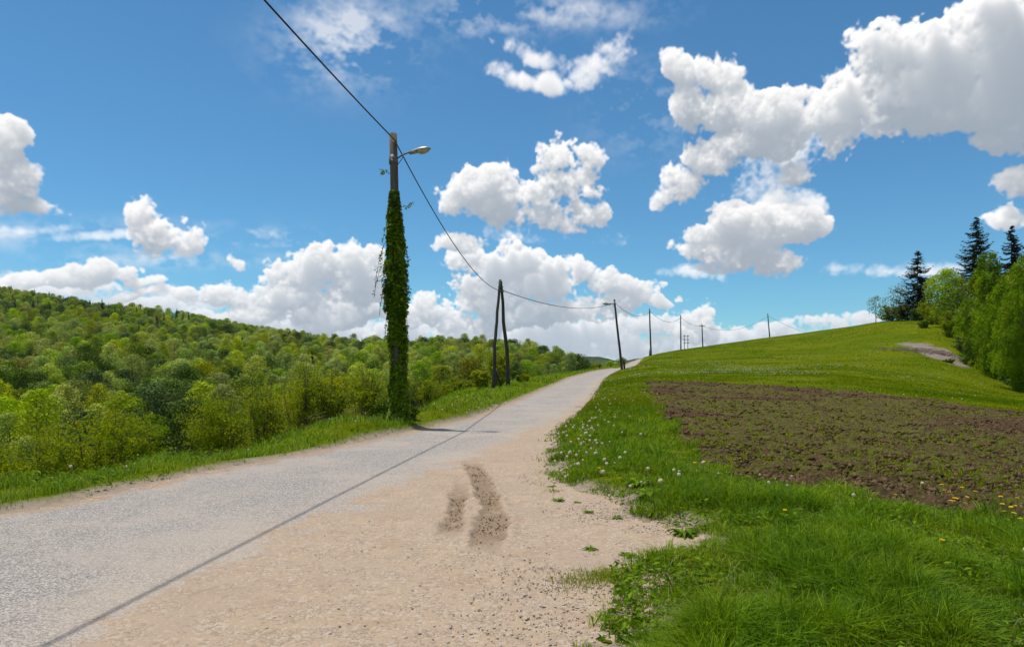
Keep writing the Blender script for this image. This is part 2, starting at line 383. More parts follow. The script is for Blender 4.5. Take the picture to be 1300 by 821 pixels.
    c = mixc(nt, sstep(nt, a2, .3, .7), (.034, .020, .010), (.128, .080, .040))
    c = mixc(nt, sstep(nt, a1, .42, .68), c, mixc(nt, 1., c, (1.35, 1.3, 1.15), 'MULTIPLY'))
    wd = mth(nt, 'MULTIPLY', attr(nt, 'weed'), sstep(nt, noise(nt, p, 6, 5, .75), .42, .60))
    c = mixc(nt, mth(nt, 'MULTIPLY', wd, .85), c, (.115, .135, .018))
    finish(nt, c, .95, mth(nt, 'ADD', mth(nt, 'MULTIPLY', voro(nt, p, 16), .8), a2), 1.0, .05, spec=.1); M['soil'] = m
    # ---- meadow soil/grass mat
    m, nt = new_mat('meadow_turf'); p = pos(nt)
    n1 = noise(nt, p, .09, 5, .6); n2 = noise(nt, p, .8, 6, .65); n3 = noise(nt, p, 9, 5, .7)
    c = mixc(nt, sstep(nt, n2, .35, .65), (.070, .112, .002), (.118, .148, .003))
    c = mixc(nt, sstep(nt, n1, .42, .60), c, (.132, .152, .003))
    c = mixc(nt, mth(nt, 'MULTIPLY', sstep(nt, n3, .45, .7), .5), c, (.040, .070, .003))
    c = mixc(nt, mth(nt, 'MULTIPLY', sstep(nt, noise(nt, p, .3, 6, .7), .60, .72), .4), c, (.14, .13, .03))
    e = mth(nt, 'ADD', attr(nt, 'edge'), mth(nt, 'MULTIPLY', mth(nt, 'SUBTRACT', n2, .5), .5))
    c = mixc(nt, sstep(nt, e, .42, .10), c, mixc(nt, n3, (.20, .15, .10), (.42, .34, .26)))
    c = mixc(nt, attr(nt, 'tan'), c, (.33, .27, .13))
    c = mixc(nt, mth(nt, 'MULTIPLY', attr(nt, 'bare'), sstep(nt, noise(nt, p, 1.1, 5, .7), .32, .45)), c, mixc(nt, n3, (.15, .115, .10), (.30, .25, .22)))
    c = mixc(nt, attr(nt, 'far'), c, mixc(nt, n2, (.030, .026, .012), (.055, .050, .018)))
    finish(nt, c, .95, mth(nt, 'ADD', n3, n2), .8, .08, spec=.02); M['meadow'] = m
    # ---- far hills
    m, nt = new_mat('far_wooded_hill'); p = pos(nt)
    c = mixc(nt, sstep(nt, noise(nt, p, .012, 6, .7), .4, .6), (.035, .060, .018), (.075, .11, .022))
    finish(nt, c, .95, noise(nt, p, .03, 6, .8), 1.0, 12, spec=.05); M['hills'] = m
    # ---- wood, metal
    def wood(name, a, b):
        m, nt = new_mat(name); tc = nt.nodes.new('ShaderNodeTexCoord').outputs['Object']
        mp = nt.nodes.new('ShaderNodeMapping'); mp.inputs['Scale'].default_value = (14, 14, .8); nt.links.new(tc, mp.inputs[0])
        n = noise(nt, mp.outputs[0], 2.2, 6, .7); n2 = noise(nt, tc, 1.1, 4)
        c = mixc(nt, sstep(nt, n, .3, .7), a, b); c = mixc(nt, mth(nt, 'MULTIPLY', sstep(nt, n2, .5, .7), .5), c, mixc(nt, 1., c, (.6, .62, .6), 'MULTIPLY'))
        finish(nt, c, .9, n, .9, .02, spec=.15); return m
    M['pole'] = wood('weathered_pole_wood', (.055, .042, .033), (.21, .165, .125))
    M['oldpole'] = wood('dark_pole_wood', (.030, .025, .021), (.12, .098, .078))
    M['bark'] = wood('bark', (.05, .038, .028), (.16, .125, .095))
    M['twig'] = wood('twig_bark', (.085, .055, .035), (.21, .145, .095))
    m, nt = new_mat('birch_bark'); tc = nt.nodes.new('ShaderNodeTexCoord').outputs['Object']
    mp = nt.nodes.new('ShaderNodeMapping'); mp.inputs['Scale'].default_value = (2, 2, 9); nt.links.new(tc, mp.inputs[0])
    c = mixc(nt, sstep(nt, noise(nt, mp.outputs[0], 1.6, 5, .7), .55, .62), (.30, .29, .26), (.05, .045, .04)); finish(nt, c, .8, spec=.2); M['birchbark'] = m
    m, nt = new_mat('cable_sheath'); finish(nt, (.012, .012, .014), .5, spec=.4); M['cable'] = m
    m, nt = new_mat('rusty_steel'); p = pos(nt); c = mixc(nt, sstep(nt, noise(nt, p, 30, 4), .4, .6), (.10, .065, .05), (.20, .19, .19)); finish(nt, c, .6, spec=.4, metal=.3); M['steel'] = m
    m, nt = new_mat('lamp_housing'); finish(nt, (.34, .34, .33), .42, spec=.5, metal=.5); M['lamp'] = m
    m, nt = new_mat('lamp_bowl'); finish(nt, (.60, .55, .36), .25, spec=.6, transl=.3); M['bowl'] = m
    m, nt = new_mat('porcelain'); finish(nt, (.5, .47, .42), .25, spec=.5); M['porc'] = m
    m, nt = new_mat('concrete'); p = pos(nt); c = mixc(nt, noise(nt, p, 6, 5, .7), (.10, .09, .08), (.28, .26, .235)); finish(nt, c, .9); M['conc'] = m
    m, nt = new_mat('gravel_stone'); c = ramp(nt, attr(nt, 'tint'), [(0, (.30, .22, .155)), (.5, (.44, .35, .26)), (1, (.62, .55, .46))]); finish(nt, c, .9, spec=.15); M['stone'] = m
    m, nt = new_mat('soil_clod'); c = ramp(nt, attr(nt, 'tint'), [(0, (.040, .024, .012)), (1, (.158, .100, .052))]); finish(nt, c, .95, noise(nt, pos(nt), 60, 4, .7), .8, .01, spec=.08); M['clod'] = m
    # ---- foliage
    M['grass'] = leaf_mat('grass_blades', (.034, .10, .002), (.31, .43, .007), .40, .6, spec=.15, patch=1.1, tip=(.46, .46, .07))
    M['meadowgrass'] = leaf_mat('meadow_grass', (.125, .18, .002), (.245, .285, .004), .36, .85, spec=.05, patch=.12)
    M['drygrass'] = leaf_mat('dry_grass', (.20, .17, .07), (.42, .37, .20), .25, .7)
    M['weedleaf'] = leaf_mat('weed_leaves', (.06, .13, .004), (.18, .28, .012), .3, .55)
    M['fieldweed'] = leaf_mat('field_weeds', (.13, .18, .004), (.30, .34, .015), .35, .75)
    M['ivy'] = leaf_mat('ivy_leaves', (.06, .125, .002), (.32, .42, .010), .34, .5, spec=.15)
    M['b_yel'] = leaf_mat('fresh_yellow_green_leaves', (.21, .29, .002), (.52, .60, .003), .30, .75, objvar=.26, spec=.1, hue=.018)
    M['b_mid'] = leaf_mat('mid_green_leaves', (.12, .205, .001), (.34, .45, .003), .28, .75, objvar=.30, spec=.1, hue=.018)
    M['b_olive'] = leaf_mat('olive_leaves', (.18, .185, .003), (.37, .36, .005), .26, .75, objvar=.22, spec=.1, hue=.014)
    M['b_dark'] = leaf_mat('deep_green_leaves', (.034, .075, .001), (.11, .185, .003), .2, .6, objvar=.25, hue=.01)
    M['conifer'] = leaf_mat('spruce_needles', (.009, .022, .006), (.036, .062, .014), .06, .6, objvar=.2, spec=.15)
    M['bush'] = leaf_mat('hedge_leaves', (.17, .22, .002), (.42, .45, .006), .42, .7, spec=.12, patch=.9)
    M['thicket'] = leaf_mat('thicket_leaves', (.24, .28, .004), (.52, .54, .02), .42, .7, patch=.9)
    M['bush2'] = leaf_mat('shrub_leaves', (.12, .15, .004), (.29, .31, .012), .36, .65, patch=.9)
    M['birch'] = leaf_mat('birch_leaves', (.105, .19, .002), (.32, .43, .005), .42, .7, spec=.12, patch=.6)
    M['pale'] = leaf_mat('pale_leaves', (.16, .21, .10), (.29, .34, .17), .35, .6)
    M['lime'] = leaf_mat('lime_leaves', (.22, .34, .008), (.42, .52, .012), .45, .6)
    M['deadtwig'] = wood('dead_twigs', (.16, .11, .08), (.36, .28, .21))
    m, nt = new_mat('seed_fluff'); finish(nt, (.82, .73, .54), .9, transl=.25, spec=.0); M['fluff'] = m
    m, nt = new_mat('yellow_petals'); c = ramp(nt, attr(nt, 'tint'), [(0, (.80, .46, .005)), (1, (.92, .72, .01))]); finish(nt, c, .6, transl=.25, spec=.2); M['yellow'] = m
    m, nt = new_mat('flower_stem'); finish(nt, (.14, .19, .05), .6, transl=.2); M['stem'] = m
    m, nt = new_mat('white_petals'); finish(nt, (.55, .54, .42), .8, transl=.2); M['white'] = m
    for k in ('road', 'soil', 'meadow'): M[k].use_fake_user = False

# ------------------------------------------------------------------ grass
def blades(x, Y, h, w, lean=.35, r=rng, tint=None, z=None):
    N = len(x)
    z = ground_z(x, Y) if z is None else z
    P = np.stack([x, Y, z-.01], 1)
    a = r.random(N)*2*np.pi; d = np.stack([np.cos(a), np.sin(a), a*0], 1)
    # blades turn a broad side partly to the south
    b = r.random(N)*2*np.pi; s = np.stack([np.cos(b), np.sin(b), b*0], 1)
    L = (r.random(N)**.8*lean*1.9)[:, None]*d
    h = h[:, None]; w = w[:, None]
    up = np.array([[0, 0, 1.]])
    m = P+up*h*.55+L*h*.28; t = P+up*h*(1-.25*np.linalg.norm(L, axis=1, keepdims=True))+L*h*.95
    V = np.stack([P-s*w*.5, P+s*w*.5, m+s*w*.42, m-s*w*.42, t], 1).reshape(-1, 3)
    i = np.arange(N)[:, None]*5
    Q = i+np.array([[0, 1, 2, 3]]); T = i+np.array([[3, 2, 4]])
    tt = r.random(N) if tint is None else tint
    return V, Q, T, np.repeat(tt, 5)
def grass_obj(name, x, Y, h, w, mat, label, lean=.35, tint=None, cat='grass'):
    V, Q, T, t = blades(x, Y, h, w, lean, tint=tint)
    o = link(name, mesh_np(name, V, Q, T, {'tint': t}), mat)
    tag(o, label, cat, kind='stuff'); return o

def scatter_logY(n, px0, px1, Y0, Y1, p=0.0):
    """points evenly spread in view direction and in log distance"""
    px = rng.uniform(px0, px1, n); Y = np.exp(rng.uniform(math.log(Y0), math.log(Y1), n))
    return (px-650)/F*Y, Y
def grow():
    # right verge near the camera: long fresh blades
    x, Y = scatter_logY(460000, 640, 1420, 3.2, 26)
    xr = ip(XR, Y); d = x-xr
    fld = in_field(x, Y)
    patch = fbm(x, Y, 1.3, 81, 3); tuft = fbm(x, Y, 5, 83, 2)
    px = 650+F*x/Y
    keepf = sm(-.10, .16, d+(tuft-.5)*.9)*sm(27, 15, Y+8*(tuft-.5)+ (x-xr)*.3)
    dens = keepf*np.where(fld, .0, 1)*(.25+.75*sm(.34, .50, tuft+.10*patch))*.8
    k = (rng.random(len(x)) < dens) & (~in_road(x, Y) | (rng.random(len(x)) < .25*(tuft > .56)))
    x, Y, d, patch, tuft = x[k], Y[k], d[k], patch[k], tuft[k]
    tall = sm(.40, .62, patch); 
    h = (.055+.19*tall+.17*(tuft-.4))*rng.uniform(.55, 1.25, len(x))*(.55+.45*sm(0, .6, d))*np.where((Y > 9) , 1.0, 1.0)
    w = np.maximum(.0072, Y*.0009)*rng.uniform(.6, 1.4, len(x))
    t = np.clip(rng.random(len(x))*.75+.35*(fbm(x, Y, .8, 85, 2)-.3), 0, 1)
    grass_obj('verge_grass', x, Y, h, w, M['grass'], 'long fresh green grass along the right side of the road and gravel', .8, t)
    print('verge', len(x))
    # left verge
    x, Y = scatter_logY(260000, -60, 800, 5.5, 125)
    xl = ip(XL, Y); d = xl-x
    tuft = fbm(x, Y, 4, 91, 2)
    wmax = np.where(Y < 24, 3.8, 9+Y*.35)
    k = (d > .1*rng.random(len(x))) & (d < wmax) & (rng.random(len(x)) < sm(.0, .5, d+(tuft-.5)*.9)*sm(.26, .42, tuft)) & ~in_road(x, Y)
    x, Y, d, tuft = x[k], Y[k], d[k], tuft[k]
    h = (.07+.20*sm(.35, .65, fbm(x, Y, 1.6, 93, 3)))*rng.uniform(.5, 1.25, len(x))*(.4+.6*sm(0, .7, d))
    grass_obj('bank_grass', x, Y, h, np.maximum(.005, Y*.0007)*rng.uniform(.7, 1.3, len(x)), M['grass'], 'bright green grass on the bank left of the road', .75)
    print('bank', len(x))
    # hill meadow
    x, Y = scatter_logY(330000, 700, 1400, 13, 190)
    k = (x > ip(XR, Y)+.1) & ~in_field(x, Y) & ~in_road(x, Y) & (((650+F*x/Y-1190)/44)**2+((Y-82+(650+F*x/Y-1190)*.22)/6)**2+(fbm(x, Y, .5, 161, 4)-.5)*1.6 > .8)
    x, Y = x[k], Y[k]
    k = rng.random(len(x)) < sm(12, 27, Y+8*(fbm(x, Y, 5, 83, 2)-.5)+np.clip(x-ip(XR, Y)-6, 0, 30)); x, Y = x[k], Y[k]
    px = 650+F*x/Y
    near = sm(60, 30, Y)
    h = (.05+.05*sm(.35, .65, fbm(x, Y, .25, 95, 3))+.10*sm(5, 0, x-ip(XR, Y))*sm(40, 25, Y))*rng.uniform(.5, 1.3, len(x))
    t = np.clip(.5*rng.random(len(x))+.7*(fbm(x, Y, .07, 97, 3)-.15)-.12*near, 0, 1)
    grass_obj('meadow_grass', x, Y, h, np.maximum(.006, Y*.0008)*rng.uniform(.7, 1.3, len(x)), M['meadowgrass'], 'short yellowish green grass over the meadow hill behind the ploughed field', .5, t)
    # dry stalks on both verges
    x, Y = scatter_logY(24000, -60, 1400, 3, 40)
    k = (((x > ip(XR, Y)+.15) & (x < ip(XR, Y)+6)) | ((x < ip(XL, Y)-.1) & (x > ip(XL, Y)-3))) & ~in_field(x, Y)
    x, Y = x[k], Y[k]
    grass_obj('dry_stalks', x, Y, rng.uniform(.05, .24, len(x)), np.maximum(.003, Y*.0004), M['drygrass'], 'thin straw coloured stalks scattered through the verge grass', .8)
    # clover and dandelion leaves low in the verge
    x, Y = scatter_logY(60000, 640, 1420, 3.2, 26); u = fbm(x, Y, 2.4, 111, 3)
    k = (x > ip(XR, Y)-.12) & ~in_field(x, Y) & (u > .51); x, Y, u = x[k], Y[k], u[k]
    z = ground_z(x, Y)+rng.uniform(.01, .15, len(x))*sm(.5, .7, u); V, T, q = leaves(np.stack([x, Y, z], 1), rng.uniform(.02, .075, len(x)), np.array([[0, 0, .8]]), .8, .45)
    tag(link('verge_herbs', mesh_np('verge_herbs', V, None, T, {'tint': q}), M['weedleaf']), 'low broad leaved herbs in clumps among the verge grass', 'herbs', kind='stuff')
    x, Y = scatter_logY(26000, -60, 800, 6, 60); u = fbm(x, Y, 1.8, 113, 3); d = ip(XL, Y)-x
    k = (d > .1) & (d < 2.6) & (u > .52); x, Y, u = x[k], Y[k], u[k]
    z = ground_z(x, Y)+rng.uniform(.01, .25, len(x))*sm(.5, .65, u); V, T, q = leaves(np.stack([x, Y, z], 1), rng.uniform(.03, .10, len(x)), np.array([[0, 0, .8]]), .8, .5)
    tag(link('bank_herbs', mesh_np('bank_herbs', V, None, T, {'tint': q}), M['weedleaf']), 'leafy nettles and herbs in clumps on the left bank', 'herbs', kind='stuff')
    # thin weeds over the worked field
    x, Y = scatter_logY(230000, 800, 1420, 5, 46)
    k = in_field(x, Y) & (rng.random(len(x)) < (.02+.95*weed_amt(x, Y))*sm(.40, .52, fbm(x, Y, 6, 99, 3)))
    x, Y = x[k], Y[k]; print('fieldweed', len(x))
    grass_obj('field_weeds', x, Y, rng.uniform(.02, .09, len(x)), np.maximum(.006, Y*.0009)*rng.uniform(.6, 1.4, len(x)), M['fieldweed'], 'low olive green weeds sprouting in patches over the ploughed soil', .8)
    # sparse grass at the foot of the frame in the gravel
    x = np.concatenate([rng.normal(c[0], c[2], c[3]) for c in ((.78, 5.3, .13, 900), (1.2, 5.9, .06, 160), (.5, 5.15, .1, 240), (.55, 9.0, .06, 120), (1.0, 4.6, .2, 900))])
    Y = np.concatenate([rng.normal(c[1], c[2], c[3]) for c in ((.78, 5.3, .10, 900), (1.2, 5.9, .06, 160), (.5, 5.15, .1, 240), (.55, 9.0, .06, 120), (1.0, 4.6, .2, 900))])
    grass_obj('gravel_grass', x, Y, rng.uniform(.02, .08, len(x)), np.full(len(x), .005), M['fieldweed'], 'short yellowish grass tufts growing in the gravel at the bottom edge', .8)

def lumps(x, Y, s, r=rng, flat=.7, sink=.3, z=None):
    """irregular eight-faced pebbles or clods"""
    N = len(x); z = ground_z(x, Y) if z is None else z
    B = np.array([(1, 0, 0), (0, 1, 0), (-1, 0, 0), (0, -1, 0), (0, 0, 1), (0, 0, -1)], float)
    V = B[None]*r.uniform(.55, 1.25, (N, 6, 1))+r.normal(0, .16, (N, 6, 3))
    a = r.random(N)*6.28; c, s_ = np.cos(a), np.sin(a)
    V = np.stack([V[..., 0]*c[:, None]-V[..., 1]*s_[:, None], V[..., 0]*s_[:, None]+V[..., 1]*c[:, None], V[..., 2]*flat], -1)
    V = V*s[:, None, None]*.5+np.stack([x, Y, z+s*flat*.5*(1-sink*2)], 1)[:, None]
    T = np.array([(0, 1, 4), (1, 2, 4), (2, 3, 4), (3, 0, 4), (1, 0, 5), (2, 1, 5), (3, 2, 5), (0, 3, 5)])
    T = (np.arange(N)[:, None, None]*6+T[None]).reshape(-1, 3)
    return V.reshape(-1, 3), T, np.repeat(r.random(N), 6)
def stones():
    x, Y = scatter_logY(60000, 300, 1000, 3, 16)
    a = x-ip(XA, Y); dens = (sm(-.1, 1.4, a)*.09+.95*sm(1.3, .3, ip(XR, Y)-x)*sm(11.5, 9, Y))*(.35+.65*sm(4.6, 5.6, Y))
    k = (rng.random(len(x)) < dens) & (x < ip(XR, Y)+.3) & (rut_amt(x, Y) < .2) & (fbm(x, Y, 1.6, 101, 3)+.2*sm(1.1, .2, ip(XR, Y)-x) > .47)
    x, Y = x[k], Y[k]; s = .007+.020*rng.random(len(x))**2.6+.012*(rng.random(len(x)) > .985)
    V, T, t = lumps(x, Y, s); print('stones', len(x))
    tag(link('gravel_stones', mesh_np('gravel_stones', V, None, T, {'tint': t}), M['stone']), 'pale angular gravel scattered over the sandy lay-by', 'gravel', kind='stuff')
    # dark clods thrown up along the two wheel ruts
    x = rng.uniform(-1.05, .15, 26000); Y = rng.uniform(6.0, 12.0, 26000)
    k = rng.random(len(x)) < .28*rut_amt(x, Y)*sm(.40, .62, fbm(x, Y, 4, 103, 3)+.12*sm(8.6, 7.2, Y)); x, Y = x[k], Y[k]
    V, T, t = lumps(x, Y, .005+.022*rng.random(len(x))**3, z=ground_z(x, Y)-.018)
    tag(link('rut_clods', mesh_np('rut_clods', V, None, T, {'tint': .4+.6*t}), M['clod']), 'dark brown crumbled earth in the two curved wheel ruts', 'soil', kind='stuff')
    x, Y = scatter_logY(150000, 800, 1420, 5, 46)
    k = in_field(x, Y) & (rng.random(len(x)) < .75-.5*weed_amt(x, Y)); x, Y = x[k], Y[k]
    s = (.014+.10*rng.random(len(x))**3.2)*(1+.010*Y)
    V, T, t = lumps(x, Y, s, flat=.75, z=ground_z(x, Y)+.01)
    tag(link('soil_clods', mesh_np('soil_clods', V, None, T, {'tint': t}), M['clod']), 'brown lumps of turned earth covering the ploughed field', 'soil', kind='stuff')

# ------------------------------------------------------------------ trees
def crown_lobes(h, cr, base, nl, r, top=.0):
    """lobes spread over an egg shaped envelope"""
    L = []
    for k in range(nl):
        t = (k+.5)/nl; zz = base+(h-base)*(t**.85)
        e = math.sin(math.pi*min(.98, .16+.80*t))**.7
        a = k*2.4+r.random()*.9
        rad = cr*e*r.uniform(.35, .72)*(1 if t < .9 else .2)
        s = cr*r.uniform(.34, .52)*(.75+.35*e)
        L.append((rad*math.cos(a), rad*math.sin(a), min(zz, h-s*.8), s, s*r.uniform(.75, 1.0)))
    return np.array(L)
def broadleaf(seed, h=12, cr=4.5, base=3.2, nl=20, n=1700, leaf=.55, trunk_r=.2):
    r = np.random.default_rng(seed); L = crown_lobes(h, cr, base, nl, r)
    w = L[:, 3]**2; idx = r.choice(len(L), n, p=w/w.sum())
    d = unit(r.standard_normal((n, 3))*np.array([1, 1, 1.0])+np.array([0, 0, .35]))
    rr = (r.random(n)**.28)*(.88+.24*r.random(n))
    P = L[idx, :3]+d*rr[:, None]*np.stack([L[idx, 3], L[idx, 3], L[idx, 4]], 1)
    V, T, t = leaves(P, leaf*r.uniform(.6, 1.3, n), d*1.3, .75, .8, tint=np.clip(r.random(n)*.6+.4*r.random(len(L))[idx], 0, 1), r=r)
    crown = mesh_np('crown', V, None, T, {'tint': t})
    mb = MB(); bend = r.normal(0, .25, 2)
    tz = np.linspace(0, h*.82, 7); tp = np.stack([bend[0]*(tz/h)**2*2, bend[1]*(tz/h)**2*2, tz-.4], 1)
    mb.tube(tp, np.linspace(trunk_r, trunk_r*.25, 7), 7)
    for k in range(0, len(L), 2):
        q = L[k, :3]; s = tp[np.argmin(abs(tz-max(base*.7, q[2]-cr*.6)))]
        mid = (s+q)/2+np.array([0, 0, -.1*cr*.3])
        mb.tube([s, mid, q], [trunk_r*.35, trunk_r*.22, .02], 4, False)
    return mb.mesh('trunk', True), crown
def conifer(seed, h=14, R=3.0, levels=22, nb=7, ns=9, spray=.55, base=.06, tr=.22):
    r = np.random.default_rng(seed); Vs = []; Ts = []; tt = []; n0 = 0
    mb = MB(); mb.tube([(0, 0, -.4), (0, 0, h*.5), (0, 0, h*.99)], [tr, tr*.55, .02], 7)
    for k in range(levels):
        t = base+(1-base)*(k+.5)/levels; z0 = h*t
        Lm = R*(1-t)**.82+.12
        for b in range(max(4, int(nb*(1-.45*t)))):
            z0 = h*t+r.normal(0, .45)*h/levels
            a = r.random()*6.283; L = Lm*r.uniform(.5, 1.15); dr = np.array([math.cos(a), math.sin(a), 0])
            droop = r.uniform(.10, .28)+.12*(1-t); m = max(3, int(ns*L/R+2))
            s = np.linspace(.12, 1, m); P = dr[None]*(s*L)[:, None]; P[:, 2] = z0-droop*L*np.sin(s*2.2)*.8+.25*L*s**3*.8
            mb.tube(np.vstack([[0, 0, z0], P[-1]]), [.03+.02*(1-t), .008], 3, False)
            sz = spray*(.55+.6*(1-s*.6))*(.55+.5*(1-t))
            side = np.cross(dr, [0, 0, 1.])
            for sd in (-1, 0, 1):
                ax = dr*.75+side*sd*.75+np.array([0, 0, -.22-.2*abs(sd)]); ax = np.repeat(ax[None], m, 0)
                v, T, q = leaves(P+r.normal(0, .05, (m, 3))+ax*sz[:, None]*.25, sz*r.uniform(.8, 1.3, m), np.repeat(np.array([[0, 0, 1.]]), m, 0), .6, .34, long_axis=ax*3, r=r)
                Vs.append(v); Ts.append(T+n0); tt.append(q); n0 += len(v)
    return mb.mesh('trunk', True), mesh_np('crown', np.vstack(Vs), None, np.vstack(Ts), {'tint': np.concatenate(tt)})
def birch(seed, h=14, cr=3.2, strands=520, per=34, leaf=.10, base=.6, tr=.12, low=1.0):
    r = np.random.default_rng(seed); mb = MB(); lb = MB()
    tz = np.linspace(0, h*.96, 9); wob = np.cumsum(r.normal(0, .06, (9, 2)), 0); tp = np.column_stack([wob, tz-.3])
    mb.tube(tp, np.linspace(tr, .03, 9), 8)
    nb = 58; bt = (np.arange(nb)+.5)/nb; bz = base+(h*.97-base)*bt**.9; ba = np.arange(nb)*2.4+r.normal(0, .4, nb)
    env = cr*np.sin(np.pi*np.clip(.30+.67*bt, 0, 1))**.8
    br = env*r.uniform(.25, .95, nb); bs_ = .35+.42*env/cr*r.uniform(.6, 1.3, nb)*1.4
    w_ = bs_**2; b = r.choice(nb, strands, p=w_/w_.sum()); dd = unit(r.standard_normal((strands, 3)))*(r.random((strands, 1))**.4)
    a = ba[b]; S = np.stack([br[b]*np.cos(a), br[b]*np.sin(a), bz[b]], 1)+dd*bs_[b][:, None]*np.array([1, 1, .8])
    z0 = S[:, 2]; S[:, :2] += np.stack([np.interp(z0, tz, tp[:, 0]), np.interp(z0, tz, tp[:, 1])], 1)
    for k in range(nb):
        q = np.array([br[k]*math.cos(ba[k]), br[k]*math.sin(ba[k]), bz[k]]); s = tp[np.argmin(abs(tz-max(.4, q[2]-1.0)))]
        lb.tube([s, (s+q)/2+[0, 0, .35], q], [.035, .02, .006], 4, False)
    ln = r.uniform(.3, 1.5, strands)
    u = r.random((strands, per)); P = S[:, None]+np.stack([np.cos(a)[:, None]*u*.25, np.sin(a)[:, None]*u*.25, -u*ln[:, None]], -1)+r.normal(0, .09, (strands, per, 3))
    P = P.reshape(-1, 3); P[:, 2] = np.maximum(P[:, 2], .1+r.random(len(P))*.3)
    V, T, q = leaves(P, leaf*r.uniform(.7, 1.35, len(P)), None, 1.0, .75, tint=np.clip(np.repeat(r.random(nb)[b], per)*.55+.2*np.repeat(r.random(strands), per)+.25*r.random(len(P)), 0, 1), r=r)
    return mb.mesh('trunk', True), mesh_np('crown', V, None, T, {'tint': q}), lb.mesh('branches', True)
def shrub(seed, w=2.4, h=2.4, stems=26, n=14000, leaf=.045, upright=.5, fill=.0, d=None, twigr=.010, lift=.0):
    """multi-stemmed bush: stems, side twigs, leaves set on the twigs"""
    r = np.random.default_rng(seed); mb = MB(); d = d or w; tw = []
    for k in range(stems):
        a = r.random()*6.283; e = r.random()**.6
        bx = np.array([math.cos(a)*e*w*.16, math.sin(a)*e*d*.16, -.1])
        top = np.array([math.cos(a)*e*w*.5*(1-upright*.5), math.sin(a)*e*d*.5*(1-upright*.5), h*r.uniform(.72, 1.02)*(1-.38*(1-upright)*e**2)])
        mid = (bx+top)/2+np.array([-math.cos(a), -math.sin(a), .35])*r.uniform(0, .1)*h
        mid[:2] += r.normal(0, .04, 2)*h
        s = np.linspace(0, 1, 7)[:, None]; C = (1-s)**2*bx+2*s*(1-s)*mid+s**2*top+r.normal(0, .012, (7, 3))*h*(s > 0)
        mb.tube(C, np.linspace(twigr*1.6, twigr*.35, 7), 4, False)
        nt_ = 12
        for j in range(nt_):
            q = r.uniform(.22+lift, 1.0); p = C[min(6, int(q*6))]; dd = unit(np.array([[*r.normal(0, 1, 2), r.uniform(.05, 1.1)]]))[0]
            if r.random() < .6: dd[:2] += np.array([math.cos(a), math.sin(a)])*.5
            L = h*r.uniform(.10, .24)
            e2 = p+dd*L; mb.tube([p, (p+e2)/2+r.normal(0, .015, 3)*h, e2], [twigr*.5, twigr*.35, twigr*.15], 3, False)
            tw.append((p, e2))
    tw = np.array(tw); i = r.integers(0, len(tw), n); u = r.random(n)[:, None]**.7
    P = tw[i, 0]*(1-u)+tw[i, 1]*u+r.normal(0, .022, (n, 3))*h
    P[:, 2] = np.maximum(P[:, 2], .02)
    V, T, q = leaves(P, leaf*r.uniform(.6, 1.4, n), None, 1.0, .62, tint=np.clip(.5*r.random(len(tw))[i]+.5*r.random(n), 0, 1), r=r)
    return mb.mesh('stems', True), mesh_np('foliage', V, None, T, {'tint': q})

def plant(name, meshes, names, mts, loc, rz=0, sc=1.0, label=None, cat='tree', group=None, squash=None):
    o = empty(name, loc, rz, sc)
    if squash: o.scale = (sc*squash[0], sc*squash[1], sc*squash[2])
    for me, nm, mt in zip(meshes, names, mts): link(nm, me, mt, o)
    tag(o, label, cat, group); return o

